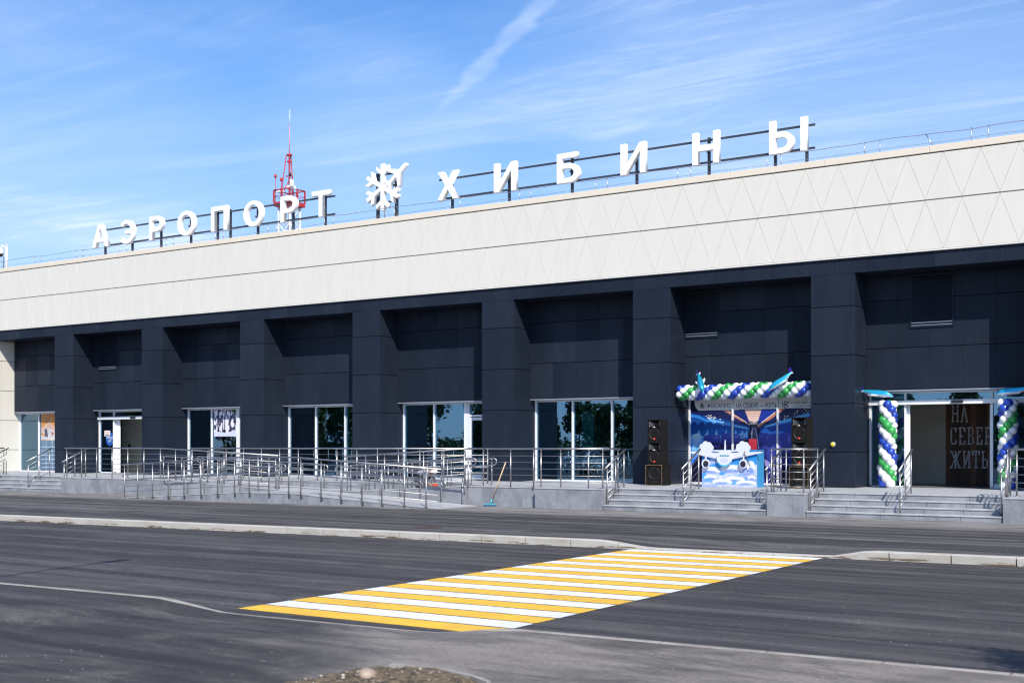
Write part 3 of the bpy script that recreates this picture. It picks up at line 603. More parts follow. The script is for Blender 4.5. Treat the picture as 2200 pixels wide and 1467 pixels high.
# fascia: two rows of triangular panels
XA, XB = -66.0, 9.0
mb = MB(); mb.box(XA, XB, 35.0, 35.8, 7.255, 9.99, 1)
FY = 34.94
def tri(mb, pts, m=0):
    pts = [np.array(p) for p in pts]; c = sum(pts)/3; ins = []
    for i in range(3):        # inset by .009 towards the inside
        a, b, d = pts[i-1], pts[i], pts[(i+1) % 3]; e1 = (b-a)/np.linalg.norm(b-a); e2 = (d-b)/np.linalg.norm(d-b)
        s = math.copysign(1, e1[0]*e2[1]-e1[1]*e2[0]); n1 = s*np.array((-e1[1], e1[0])); n2 = s*np.array((-e2[1], e2[0]))
        k = np.linalg.solve(np.array([n1, n2]), np.array([.0025, .0025])); ins.append(b+k)
    ch = [c+(p-c)*.993 for p in ins]; tl = RNG.normal(0, .0016, 2)
    f = lambda p, y: (p[0], y+tl[0]*(p[0]-c[0])+tl[1]*(p[1]-c[1]), p[1])
    vs = [f(p, FY) for p in ch]+[f(p, FY+.006) for p in ins]+[(p[0], 35.0, p[1]) for p in ins]
    ccw = (pts[1]-pts[0])[0]*(pts[2]-pts[0])[1]-(pts[1]-pts[0])[1]*(pts[2]-pts[0])[0] > 0
    fs = [(0, 1, 2)]+[(i, i+3, (i+1) % 3+3, (i+1) % 3) for i in range(3)]+[(i+3, i+6, (i+1) % 3+6, (i+1) % 3+3) for i in range(3)]
    mb.add(vs, fs if ccw else [t[::-1] for t in fs], m)
T = .992
Z0, Z1, Z2, Z3 = 7.30, 8.668, 8.695, 9.97
x = -12.59-54*T
while x < XB-1.2:
    tri(mb, [(x, Z3), (x+T, Z3), (x+T/2, Z2)]); tri(mb, [(x+T/2, Z2), (x+T*1.5, Z2), (x+T, Z3)])
    tri(mb, [(x+T/2, Z1), (x+T*1.5, Z1), (x+T, Z0)]); tri(mb, [(x, Z0), (x+T, Z0), (x+T/2, Z1)])
    x += T
mb.box(XA, XB, FY-.012, 35.0, 7.262, 7.292, 2)
mb.box(XA, XB, FY+.03, 35.0, 8.670, 8.693, 3)
mb.build('fascia', [M_CREAM, mat('fascia_backing', (.68, .65, .58), rough=.6), M_TRIM, mat('fascia_seam', (.27, .25, .20), rough=.6)], bld)
mb = MB()
x = XA
while x < XB: mb.bbox(x+.002, min(x+3, XB)-.002, FY-.02, 35.75, 10.0, 10.19, .012, 0); x += 3
mb.box(XA, XB, FY+.03, 35.5, 9.97, 10.02, 1)
mb.build('coping', [M_CREAM2, M_BLACKSTEEL], bld)
mb = MB(); mb.box(XA, XB, 35.8, 64, 9.6, 9.85); mb.build('roof', mat('roof_membrane', (.30, .30, .30), rough=.8), bld)
mb = MB(); mb.box(XA, XA+.3, 36.6, 64, 0, 9.6); mb.box(XB-.3, XB, 36.6, 64, 0, 9.6); mb.box(XA+.3, XB-.3, 63.7, 64, 0, 9.6); mb.build('outer_wall', M_CREAM, bld)
# interior
mb = MB(); mb.add([(-66, 36.46, .597), (9, 36.46, .597), (9, 45, .597), (-66, 45, .597)], [(0, 1, 2, 3)]); mb.build('floor', M_INFLOOR, bld)
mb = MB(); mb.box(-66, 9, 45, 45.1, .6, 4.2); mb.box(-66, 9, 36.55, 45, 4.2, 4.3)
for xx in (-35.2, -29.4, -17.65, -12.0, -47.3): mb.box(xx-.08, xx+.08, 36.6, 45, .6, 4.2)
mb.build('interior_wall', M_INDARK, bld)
for q in ((-11.6, -9.8, 40.0, 40.1), (-47.2, -45.905, 38.2, 38.3), (-45.9, -45.8, 38.2, 41)): MB().box(*q, .6, 4.2).build('vestibule_wall', [M_INW], bld)
mb = MB(); mb.box(-9.79, -5.5, 40.0, 40.1, .6, 4.2, 0); wd = mb.build('wood_wall', [M_WOOD], bld); wd['label'] = 'plank wall with white string art lettering seen through the open entrance'
M_LAMP = bpy.data.materials.new('strip_light'); M_LAMP.use_nodes = True; _b = M_LAMP.node_tree.nodes['Principled BSDF']; _b.inputs['Emission Color'].default_value = (1, .98, .95, 1); _b.inputs['Emission Strength'].default_value = 4
for xx in np.arange(-52, -13, 2.95):
    for yy in (38.0, 40.6): MB().box(xx, xx+1.2, yy, yy+.09, 3.86, 3.90).build('ceiling_light', M_LAMP, bld)
# string-art slab letters on the plank wall
def stroke(mb, a, b, w, y, m=0):
    a, b = np.array(a, float), np.array(b, float); d = (b-a)/np.linalg.norm(b-a); n = np.array((-d[1], d[0]))*w/2
    mb.prism([tuple(a-n), tuple(b-n), tuple(b+n), tuple(a+n)], y-.02, y, m)
SLAB = {
 'Н': [((.12, 0), (.12, 1)), ((.58, 0), (.58, 1)), ((.12, .5), (.58, .5)), ((0, .03), (.24, .03)), ((.46, .03), (.7, .03)), ((0, .97), (.24, .97)), ((.46, .97), (.7, .97))],
 'А': [((.12, 0), (.34, 1)), ((.36, 1), (.6, 0)), ((.2, .33), (.52, .33)), ((0, .03), (.24, .03)), ((.46, .03), (.72, .03))],
 'С': [((.1, .12), (.1, .88)), ((.1, .95), (.5, .95)), ((.1, .05), (.5, .05)), ((.52, .72), (.52, 1)), ((.52, 0), (.52, .25))],
 'Е': [((.14, 0), (.14, 1)), ((0, .97), (.56, .97)), ((0, .03), (.56, .03)), ((.14, .5), (.4, .5)), ((.54, .75), (.54, 1)), ((.54, 0), (.54, .25))],
 'В': [((.14, 0), (.14, 1)), ((0, .97), (.48, .97)), ((0, .03), (.48, .03)), ((.14, .5), (.48, .5)), ((.53, .1), (.53, .43)), ((.53, .57), (.53, .9))],
 'Р': [((.14, 0), (.14, 1)), ((0, .97), (.48, .97)), ((0, .03), (.32, .03)), ((.14, .45), (.48, .45)), ((.53, .52), (.53, .9))],
 'Ж': [((.5, 0), (.5, 1)), ((.12, 0), (.44, .5)), ((.12, 1), (.44, .5)), ((.88, 0), (.56, .5)), ((.88, 1), (.56, .5)), ((0, .03), (.24, .03)), ((.38, .03), (.62, .03)), ((.76, .03), (1, .03)), ((0, .97), (.24, .97)), ((.76, .97), (1, .97))],
 'И': [((.12, 0), (.12, 1)), ((.58, 0), (.58, 1)), ((.15, .06), (.55, .94)), ((0, .03), (.24, .03)), ((.46, .03), (.7, .03)), ((0, .97), (.24, .97)), ((.46, .97), (.7, .97))],
 'Т': [((.32, 0), (.32, 1)), ((.02, .97), (.62, .97)), ((.18, .03), (.46, .03)), ((.04, .75), (.04, 1)), ((.6, .75), (.6, 1))],
 'Ь': [((.14, 0), (.14, 1)), ((0, .97), (.28, .97)), ((0, .03), (.48, .03)), ((.14, .5), (.48, .5)), ((.53, .1), (.53, .43))]}
SW = {'Ж': 1.0, 'А': .72, 'Н': .7, 'И': .7, 'Т': .64}
for word, x0, z0, hgt in (('НА', -9.62, 2.57, .52), ('СЕВЕРЕ', -9.66, 1.86, .54), ('ЖИТЬ', -9.66, 1.12, .54)):
    mb = MB(); xx = x0
    for ci, ch in enumerate(word):
        for q, (a, b) in enumerate(SLAB[ch]): stroke(mb, (xx+a[0]*hgt*.62, z0+a[1]*hgt), (xx+b[0]*hgt*.62, z0+b[1]*hgt), .045, 40-.003*q)
        xx += (SW.get(ch, .62)*.62+.10)*hgt
    mb.build('lettering', M_DOTS, wd)
# windows
def window(bay, xs, z0=.60, z1=3.40, panes=None, label=None, sill=True, skip=()):
    """bay: right face x of the pier on the left; xs: mullion offsets"""
    x0 = piers[bay]+PW; o = bpy.data.objects.new('window', None); COL.objects.link(o); o.parent = bld; o.empty_display_size = .2
    loc = (x0, YW, .6); o.location = tuple(a-b for a, b in zip(loc, WP[bld.name])); WP[o.name] = loc
    if label: o['label'] = label
    mb = MB()
    for xm, w in xs: mb.bbox(x0+xm, x0+xm+w, YW-.07, YW+.15, z0+.045, z1-.045, .004)
    mb.bbox(x0, x0+SP-PW, YW-.075, YW+.06, z1-.045, z1, .004)
    if sill: mb.bbox(x0, x0+SP-PW, YW-.075, YW+.06, z0, z0+.045, .004)
    mb.build('frame', M_ALU, o)
    ed = [a for a, _ in xs]+[SP-PW]; ws = [w for _, w in xs]+[0]
    for i in range(len(ed)-1):
        if i in skip: continue
        m = MB(); m.box(x0+ed[i]+ws[i]+.001, x0+ed[i+1]-.001, YW-.004, YW+.004, z0+.046, z1-.046); m.build('pane', M_GLASS, o)
    return o, x0
F = .055
allb = {k: round((x-P0)/SP) for k, x in enumerate(piers)}
B = {v: k for k, v in allb.items()}     # bay key: pier number with 0 = pier carrying the yellow button
window(B[-7], [(0, F), (1.45, F), (2.95, F), (4.54, F)])
window(B[-5], [(0, F), (1.43, F), (2.95, .16), (4.54, F)])
window(B[-4], [(0, F), (1.45, F), (2.98, F), (4.54, F)])
window(B[-2], [(0, F), (1.50, F), (3.04, F), (4.54, F)])
w7, _ = window(B[-1], [(0, F), (1.50, F), (3.0, F), (4.54, F)], label='glazing covered by a printed aircraft cabin mural')
window(B[-8], [(0, F), (1.45, F), (2.95, F), (4.54, F)]); window(B[1], [(0, F), (1.5, F), (3.0, F), (4.54, F)]); window(B[2], [(0, F), (1.5, F), (3.0, F), (4.54, F)])
# bay with narrow leaf door
o5, x5 = window(B[-3], [(0, F), (1.43, F), (2.84, .16), (3.02, F), (4.54, F)], skip=(2,))
dr = MB(); a, b = x5+3.09, x5+3.95
for q in ((a, a+.09, .65, 2.85), (b-.09, b, .65, 2.85)): dr.bbox(q[0], q[1], YW-.05, YW+.03, q[2], q[3], .005)
for z in ((.65, .80), (2.75, 2.85), (2.88, 2.95)): dr.bbox(a+.001, x5+4.5, YW-.055, YW+.03, z[0], z[1], .005) if z[0] > 2.8 else dr.bbox(a+.091, b-.091, YW-.05, YW+.03, z[0], z[1], .005)
dr.box(a+.09, b-.09, YW-.004, YW+.004, .8, 2.75, 1); d_ = dr.build('door', [M_ALU, M_GLASS], bld)
MB().tube([(b-.045, YW-.09, 1.5), (b-.045, YW-.09, 1.75)], .018, 8).tube([(b-.045, YW-.05, 1.52), (b-.045, YW-.09, 1.52)], .01, 6).build('handle', M_BLACK, d_)
# sliding door bays
def sliding(bay, xl, xr, label, leaf, open_right):
    x0 = piers[bay]+PW; o, _ = window(bay, [(0, F), (xl, F), (xr, F), (4.54, F)], skip=(0, 1, 2), sill=False, label=label)
    z1 = 3.02
    mb = MB(); mb.bbox(x0, x0+SP-PW, YW-.14, YW-.076, z1, z1+.13, .006); mb.build('header', M_ALU, o)
    for a, b in ((F, xl), (xl+F, xr), (xr+F, 4.54)):
        m = MB(); m.box(x0+a+.001, x0+b-.001, YW-.004, YW+.004, z1+.135, 3.354); m.build('pane', M_GLASS, o)
    for a, b in ((F, xl), (xr+F, 4.54)):
        m = MB(); m.box(x0+a+.001, x0+b-.001, YW-.004, YW+.004, .64, z1+.0); m.build('pane', M_GLASS, o)
        m = MB(); m.bbox(x0+a, x0+b, YW-.03, YW+.03, .60, .638, .004); m.build('sill', M_ALU, o)
    for q in leaf:
        mb = MB(); mb.bbox(x0+q[0], x0+q[1], YW+.075, YW+.115, .605, z1-.01, .004); mb.build('door_leaf', M_ALU, o)
    mb = MB(); mb.bbox(x0+(xl+xr)/2+.15, x0+(xl+xr)/2+.48, YW-.20, YW-.141, z1+.03, z1+.11, .02); mb.build('door_sensor', M_BLACK, o)
    return o
sliding(B[0], 1.03, 3.46, 'wide sliding entrance standing open onto a plank wall', [(1.0, 1.16), (3.40, 3.52)], True)
sliding(B[-6], 1.0, 3.3, 'sliding entrance standing open onto a beige wall', [(1.02, 1.30), (3.25, 3.36)], True)
# yellow call button on the pier
cb = thing('call_button', (-11.77, 35, 1.86), 'round yellow call button with white ring on the dark pier', 'button')
MB().lathe([(0, .045), (.055, .045), (.075, .03), (.08, 0)], (-11.77, 35, 1.86), '-y', 20).build('ring', M_ALUG, cb)
MB().lathe([(0, .062), (.045, .06), (.060, .047)], (-11.77, 35, 1.86), '-y', 20).build('button', mat('button_yellow', (.75, .60, .03), rough=.4), cb)
wd_ = MB().lathe([(0, .03), (.07, .03), (.085, 0)], (-46.65, 38.2, 1.84), '-y', 20).build('wall_sign', M_BLACK, origin=(-46.65, 38.2, 1.84)); tag(wd_, 'small round dark sign on the beige wall behind the open side entrance', 'sign')

# ---------------------------------------------------------------- prints (flat in the photo)
def vnoise(x, y, seed=0):
    xi, yi = np.floor(x).astype(int), np.floor(y).astype(int); xf, yf = x-xi, y-yi
    h = lambda a, b: (np.sin(a*127.1+b*311.7+seed*74.7)*43758.5453) % 1
    u, v = xf*xf*(3-2*xf), yf*yf*(3-2*yf)
    return (h(xi, yi)*(1-u)+h(xi+1, yi)*u)*(1-v)+(h(xi, yi+1)*(1-u)+h(xi+1, yi+1)*u)*v
def fbm(x, y, seed=0, oc=5): return sum(vnoise(x*2**i, y*2**i, seed+i)*.5**(i+1) for i in range(oc))
def inpoly(X, Y, poly):
    ins = np.zeros(X.shape, bool); n = len(poly)
    for i in range(n):
        (x1, y1), (x2, y2) = poly[i], poly[(i+1) % n]
        if y1 == y2: continue
        c = ((y1 > Y) != (y2 > Y)) & (X < (x2-x1)*(Y-y1)/(y2-y1)+x1); ins ^= c
    return ins
def s2l(c): c = np.asarray(c, float)/255; return np.where(c <= .04045, c/12.92, ((c+.055)/1.055)**2.4)
class Art:
    def __init__(s, nx, ny, x0, x1, y0, y1):   # art coordinates, y down
        s.nx, s.ny = nx, ny; s.X, s.Y = np.meshgrid(np.linspace(x0, x1, nx), np.linspace(y0, y1, ny)); s.C = np.zeros((ny, nx, 3))
    def fill(s, c): s.C[:] = s2l(c)
    def poly(s, pts, c, c2=None, a=1.):
        m = inpoly(s.X, s.Y, pts); col = s2l(c)
        if c2 is not None:
            ys = [p[1] for p in pts]; t = np.clip((s.Y-min(ys))/(max(ys)-min(ys)+1e-6), 0, 1)[..., None]; col = s2l(c)*(1-t)+s2l(c2)*t
            col = col[m]
        s.C[m] = s.C[m]*(1-a)+col*a
    def ell(s, cx, cy, rx, ry, c, a=1., soft=0.):
        d = ((s.X-cx)/rx)**2+((s.Y-cy)/ry)**2
        w = (np.clip((1-d)/soft, 0, 1) if soft else (d < 1).astype(float))[..., None]*a; s.C = s.C*(1-w)+s2l(c)*w
    def build(s, name, X0, X1, Z0, Z1, y, parent=None, th=.004):
        mb = MB(); nx, ny = s.nx, s.ny
        xs = np.linspace(X0, X1, nx); zs = np.linspace(Z1, Z0, ny)
        v = [(x, y, z) for z in zs for x in xs]
        f = [(j*nx+i, (j+1)*nx+i, (j+1)*nx+i+1, j*nx+i+1) for j in range(ny-1) for i in range(nx-1)]
        b = len(v); v += [(X0, y+th, Z1), (X1, y+th, Z1), (X1, y+th, Z0), (X0, y+th, Z0)]
        f += [(b, b+1, b+2, b+3)]
        mb.add(v, f); o = mb.build(name, M_PRINT, parent, None if parent else (X0, y, Z0))
        at = o.data.color_attributes.new('print', 'FLOAT_COLOR', 'POINT'); C = np.ones((len(v), 4)); C[:b, :3] = s.C.reshape(-1, 3); C[b:, :3] = .3
        at.data.foreach_set('color', C.ravel().astype(np.float32)); return o
A = Art(330, 210, 320, 1530, 385, 1140); A.fill((9, 14, 52))
bl = fbm(A.X/130, A.Y/90, 3)[..., None]; A.C = A.C*(.6+.8*bl)
A.poly([(320, 500), (640, 500), (880, 625), (880, 700), (600, 700), (320, 720)], (14, 40, 110), (16, 78, 150))
A.poly([(320, 500), (610, 497), (870, 622), (862, 640), (560, 560), (320, 520)], (16, 22, 66), (20, 30, 80))
A.poly([(320, 525), (400, 540), (470, 575), (560, 590), (860, 655), (860, 668), (640, 632), (480, 600), (395, 565), (320, 550)], (40, 110, 185))
A.poly([(480, 562), (690, 612), (690, 632), (500, 594)], (84, 150, 205)); A.poly([(720, 622), (860, 655), (860, 668), (725, 642)], (100, 165, 215))
A.poly([(320, 700), (600, 660), (860, 690), (860, 760), (600, 760), (320, 800)], (20, 90, 175), (10, 50, 130))
for cx, w in ((392, 40), (475, 45), (560, 38), (650, 32), (738, 24), (800, 20), (838, 14)):
    A.poly([(cx-w, 735), (cx-6, 700), (cx+8, 655+.02*cx), (cx+10, 700), (cx+w, 735)], (120, 190, 240))
A.poly([(320, 720), (420, 735), (850, 700), (850, 740), (430, 800), (320, 850)], (110, 170, 232), (50, 100, 200))
A.poly([(338, 712), (385, 700), (412, 705), (418, 760), (400, 815), (340, 830)], (165, 200, 240), (90, 150, 225))
A.poly([(330, 830), (430, 790), (470, 900), (330, 960)], (120, 180, 245), (40, 90, 190)); A.poly([(330, 950), (430, 905), (430, 990), (330, 1010)], (30, 100, 220))
# right half
A.poly([(950, 628), (1190, 497), (1530, 497), (1530, 600), (960, 660)], (12, 20, 60), (18, 34, 90))
A.poly([(960, 655), (1530, 520), (1530, 700), (965, 690)], (22, 60, 140), (10, 55, 140)); A.poly([(1000, 640), (1230, 572), (1400, 530), (1400, 560), (1230, 604), (1010, 655)], (80, 160, 215))
A.poly([(965, 690), (1010, 655), (1060, 690), (1120, 682), (1200, 700), (1200, 730), (965, 720)], (60, 130, 215))
# ceiling, light rails
A.poly([(700, 492), (826, 492), (880, 625), (862, 622)], (16, 30, 96)); A.poly([(975, 492), (1150, 492), (945, 640), (930, 622)], (20, 44, 130))
A.poly([(822, 488), (978, 488), (936, 624), (876, 624)], (182, 150, 140), (215, 190, 178))
for k, y in enumerate((505, 528, 550, 572, 592)): A.poly([(830+k*9, y), (972-k*8, y), (968-k*8, y+7), (834+k*9, y+7)], (140, 108, 104), a=.6)
A.poly([(618, 494), (660, 494), (872, 626), (862, 634)], (150, 96, 80)); A.poly([(655, 494), (664, 494), (874, 624), (870, 628)], (220, 190, 180))
A.poly([(1148, 488), (1192, 488), (946, 655), (936, 640)], (170, 108, 86)); A.poly([(1140, 488), (1148, 488), (938, 640), (934, 636)], (230, 200, 190))
for k in range(26):
    xx = random.uniform(430, 640); A.ell(xx, 500+(xx-430)*.45+random.uniform(-5, 45), 5, 3, (225, 205, 190))
for k in range(20):
    xx = random.uniform(1160, 1400); A.ell(xx, 590-(xx-1160)*.32+random.uniform(-40, 10), 5, 3, (225, 210, 195))
# aisle and seats
A.poly([(872, 628), (938, 628), (960, 860), (846, 860)], (30, 30, 42), (22, 22, 34)); A.poly([(888, 640), (918, 640), (918, 780), (890, 780)], (74, 74, 88)); A.poly([(882, 700), (896, 650), (898, 660), (886, 790)], (190, 185, 205))
A.poly([(916, 650), (924, 650), (965, 860), (1000, 980), (985, 985), (940, 800)], (150, 140, 190)); A.poly([(940, 860), (960, 860), (1010, 1140), (985, 1140)], (70, 60, 150))
def seat(x, y, w, h, c=(30, 34, 96), hl=(60, 74, 160)):
    A.poly([(x-w*.5, y+h), (x-w*.5, y+h*.2), (x-w*.42, y+h*.05), (x-w*.2, y), (x+w*.25, y), (x+w*.45, y+h*.06), (x+w*.5, y+h*.25), (x+w*.5, y+h)], hl, c)
    A.ell(x+w*.28, y+h*.2, w*.18, h*.13, (110, 120, 190), .5, .8); A.poly([(x-w*.4, y+h*.62), (x+w*.42, y+h*.62), (x+w*.42, y+h*.68), (x-w*.4, y+h*.68)], (14, 14, 44))
seat(655, 700, 100, 110); seat(520, 712, 160, 125); seat(710, 706, 140, 130)
A.poly([(440, 830), (780, 820), (860, 860), (1000, 1140), (320, 1140), (320, 1000)], (12, 12, 40))
for q in range(8): A.ell(805+random.uniform(-30, 30), 735+random.uniform(-20, 60), 8, 6, random.choice([(90, 70, 40), (30, 26, 30), (120, 100, 60)]))
for x, y, w, h in ((975, 695, 50, 160), (1015, 700, 60, 230), (1190, 696, 130, 300), (1090, 705, 130, 430), (1300, 690, 150, 450), (1450, 690, 150, 450)): seat(x, y, w, h, (22, 24, 84), (56, 64, 150))
A.poly([(1000, 930), (1060, 960), (1060, 1010), (1010, 990)], (150, 140, 200), a=.7)
# white header with rounded corner
A.poly([(352, 380), (358, 440), (372, 475), (400, 497), (1540, 486), (1540, 380)], (214, 214, 218))
A.C = np.clip(A.C*1.3, 0, .85); mural = A.build('cabin_mural', piers[B[-1]]+PW+.055, piers[B[-1]]+SP-.06, .646, 3.354, YW-.012, w7)
mural['label'] = 'printed mural of a blue aircraft cabin with white header'
M_NAVY = mat('print_navy', (.02, .028, .07), rough=.5); M_LEAF = mat('print_green', (.03, .22, .05), rough=.5)
def logo_flower(x, z, s, y, parent):
    mb = MB(); n = 7
    for k in range(n):
        a = 2*PI*k/n+PI/2; mb.lathe([(0, .003), (.16*s, .003), (.16*s, 0)], (x+.3*s*math.cos(a), y-.0006*k, z+.3*s*math.sin(a)), '-y', 10, 0)
    mb.prism([(x-.04*s, z-.75*s), (x+.04*s, z-.75*s), (x+.04*s, z-.3*s), (x-.04*s, z-.3*s)], y-.002, y, 1)
    for sg in (-1, 1): mb.prism([(x+sg*.05*s, z-.85*s), (x+sg*.45*s, z-.75*s), (x+sg*.62*s, z-.35*s), (x+sg*.25*s, z-.5*s)], y-.003, y-.0005, 1)
    mb.build('emblem', [M_NAVY, M_LEAF], parent)
def snowflake_contour(L=.87, w=.082, skip=1):
    pts = []
    r0 = w/math.tan(R(30))
    side = [(w, r0), (w, .48), (.29, .635), (.29, .81), (w, .66), (w, L), (-w, L), (-w, .66), (-.29, .81), (-.29, .635), (-w, .48), (-w, r0)]
    for k in range(6):
        a = -k*PI/3
        prof = side if k != skip else [(w, r0), (w, .21), (-w, .21), (-w, r0)]
        for (x, y) in reversed(prof): pts.append((x*math.cos(a)-y*math.sin(a), x*math.sin(a)+y*math.cos(a)))
    out = []
    for p in pts:
        if not out or math.hypot(p[0]-out[-1][0], p[1]-out[-1][1]) > 1e-4: out.append(p)
    if math.hypot(out[0][0]-out[-1][0], out[0][1]-out[-1][1]) < 1e-4: out.pop()
    return out
def plane_contour(s=1.):   # little aeroplane flying along +y, before rotation
    r = [(.0, .62), (.075, .54), (.075, .22), (.42, -.10), (.42, -.24), (.075, -.05), (.06, -.36), (.19, -.50), (.19, -.60), (.0, -.55)]
    return [(x*s, y*s) for x, y in r]+[(-x*s, y*s) for x, y in r[::-1][1:-1]]
def rot2(c, a, dx=0, dy=0, s=1): return [(s*(x*math.cos(a)-y*math.sin(a))+dx, s*(x*math.sin(a)+y*math.cos(a))+dy) for x, y in c]
yt = YW-.0125
logo_flower(-16.58, 3.13, .125, yt, mural)
place('lettering', text_mesh('ФОСАГРО', .165, M_NAVY, .001, .0), mural, (-16.42, yt, 3.05))
place('lettering', text_mesh('НА СЕВЕРЕ — ЖИТЬ!', .21, M_NAVY, .001, .003, .62, spacing=1.05), mural, (-15.40, yt, 3.02))
place('emblem', curve_mesh([snowflake_contour()], .002, M_NAVY, .0002), mural, (-13.78, yt-.001, 3.10), scale=(.14, 1, .14))
place('emblem', curve_mesh([rot2(plane_contour(), -R(52), .62, .45)], .002, M_NAVY, .0002), mural, (-13.78, yt-.001, 3.10), scale=(.14, 1, .14))
place('lettering', text_mesh('АЭРОПОРТ «ХИБИНЫ»', .10, M_NAVY, .001, .0015), mural, (-13.60, yt, 3.11))
place('lettering', text_mesh('— АПАТИТЫ • КИРОВСК —', .06, M_NAVY, .001, .001), mural, (-13.56, yt, 3.02))
# posters inside the left windows
P1 = Art(60, 160, 0, 60, 0, 180); P1.fill((226, 150, 60))
P1.poly([(0, 0), (60, 0), (60, 30), (0, 45)], (232, 150, 52)); P1.C *= (.75+.5*fbm(P1.X/14, P1.Y/14, 5))[..., None]
P1.poly([(0, 45), (30, 25), (60, 50), (60, 75), (0, 60)], (232, 190, 170)); P1.poly([(8, 52), (30, 44), (52, 58), (44, 78), (14, 74)], (228, 226, 236)); P1.poly([(12, 50), (22, 46), (26, 76), (14, 72)], (52, 52, 80)); P1.poly([(36, 56), (48, 60), (42, 72)], (190, 110, 90)); P1.poly([(0, 68), (24, 74), (60, 70), (60, 84), (0, 82)], (236, 232, 232))
P1.poly([(0, 84), (60, 84), (60, 180), (0, 180)], (96, 140, 170), (58, 104, 150)); P1.C *= (.7+.6*fbm(P1.X/9, P1.Y/9, 9))[..., None]
for y in (104, 118, 130, 143, 156, 168): P1.poly([(0, y), (60, y), (60, y+2), (0, y+2)], (205, 220, 232))
for x in (18, 40): P1.poly([(x, 84), (x+2, 84), (x+2, 180), (x, 180)], (190, 205, 220))
P1.C = P1.C*.62+.09*fbm(P1.X/5, P1.Y/5, 21)[..., None]; tag(P1.build('poster', -50.86, -49.65, .65, 3.35, YW-.012), 'tall orange and blue printed poster on the glass of the leftmost window', 'poster')
P3 = Art(90, 90, 0, 90, 0, 90); n_ = fbm(P3.X/6, P3.Y/8, 2); P3.C[:] = np.where(n_[..., None] > .47, s2l((222, 222, 238)), s2l((70, 70, 92)))
for x in (14, 33, 41, 62, 80): P3.poly([(x, 0), (x+2, 0), (x+4, 90), (x-1, 90)], (26, 24, 32))
P3.poly([(0, 72), (50, 78), (90, 66), (90, 90), (0, 90)], (200, 205, 226)); P3.poly([(66, 0), (90, 0), (90, 14), (72, 10)], (60, 90, 50))
tag(P3.build('poster', -39.09, -37.72, 2.22, 3.35, YW-.012), 'print of snowy trees on the glass of the third window', 'poster')
M_INK = mat('ink', (.02, .02, .02), rough=.6); M_PAPER = mat('paper', (.78, .76, .74), rough=.7)
st = thing('door_sticker', (-45.86, YW-.006, 2.1), 'oval blue no entry sticker with white lettering on the side door glass', 'sticker')
mb = MB(); mb.prism([(-45.86+.27*math.cos(t), 2.14+.31*math.sin(t)) for t in np.linspace(0, 2*PI, 33)[:-1]], YW-.010, YW-.006); mb.build('disc', mat('sticker_blue', (.02, .10, .42), rough=.4), st)
place('lettering', text_mesh('ВХОДА', .12, M_WHITE, .001, .001, align='CENTER'), st, (-45.86, YW-.0115, 2.15)); place('lettering', text_mesh('НЕТ', .12, M_WHITE, .001, .001, align='CENTER'), st, (-45.86, YW-.0115, 2.0))
nt_ = thing('paper_notice', (-46.03, YW-.014, 2.26), 'small white paper notice above the blue sticker on the door glass', 'notice')
MB().box(-46.23, -45.83, YW-.016, YW-.013, 2.27, 2.52).build('sheet', M_PAPER, nt_)
MB().box(-46.20, -46.17, YW-.0175, YW-.0165, 2.40, 2.50).box(-46.12, -45.87, YW-.0175, YW-.0165, 2.415, 2.45).build('printing', M_BADGE, nt_); MB().box(-46.18, -45.88, YW-.0175, YW-.0165, 2.305, 2.345).build('printing', M_INK, nt_)
bn = thing('hanging_banner', (-21.1, 36.9, 1.7), 'pale green hanging banner with flower emblem behind the window', 'banner')
MB().box(-21.32, -20.86, 36.88, 36.89, 1.62, 3.02).build('cloth', mat('banner_cloth', (.50, .66, .58), rough=.7), bn)
logo_flower(-21.09, 2.28, .15, 36.876, bn); place('lettering', text_mesh('ФОСАГРО', .085, M_NAVY, .001, .0, align='CENTER'), bn, (-21.09, 36.874, 2.02))
# mint green plastic chute leaning inside the fourth window
mg = thing('plastic_chute', (-34.0, 36.95, .6), 'mint green plastic chute with red and white stripe standing behind glass', 'chute')
def slant(z): return -34.34+(1.8-z)*.42
mb = MB(); prof = [(1.80, .16), (1.74, .27), (1.66, .33), (1.56, .34)]
def ring(mb, z, hw, d, m): return [(slant(z)-hw+.06, 36.95-d, z), (slant(z)+hw+.1, 36.95-d, z-.04), (slant(z)+hw+.1, 36.95+d, z-.04), (slant(z)-hw+.06, 36.95+d, z)]
def loftq(mb, rows, m=0):
    vs = [v for r in rows for v in r]; n = len(rows)
    mb.add(vs, [tuple((i*4+k, (i+1)*4+k, (i+1)*4+(k+1) % 4, i*4+(k+1) % 4)) for i in range(n-1) for k in range(4)]+[(0, 1, 2, 3), tuple((n-1)*4+k for k in (3, 2, 1, 0))], m); return mb
loftq(MB(), [ring(mb, z, w, .05+w*.4, 0) for z, w in prof]).build('hood', M_MINT, mg)
loftq(MB(), [ring(mb, 1.555, .30, .16, 0), ring(mb, 1.53, .30, .16, 0)]).build('stripe', M_WHITE, mg); loftq(MB(), [ring(mb, 1.528, .30, .16, 0), ring(mb, 1.50, .29, .16, 0)]).build('stripe', M_BADGE, mg); loftq(MB(), [ring(mb, 1.498, .29, .16, 0), ring(mb, 1.44, .28, .155, 0)]).build('stripe', M_WHITE, mg)
loftq(MB(), [ring(mb, 1.438, .28, .15, 0), ring(mb, 1.0, .17, .10, 0), ring(mb, .66, .10, .08, 0)]).build('body', M_MINT, mg)
gb = MB().bbox(-40.0, -39.4, 37.1, 37.5, .6, 1.75, .03); tag(gb.build('storage_box', mat('box_green', (.03, .20, .03), rough=.5), origin=(-39.7, 37.3, .6)), 'tall green box standing inside the window left of the snowy picture', 'box')
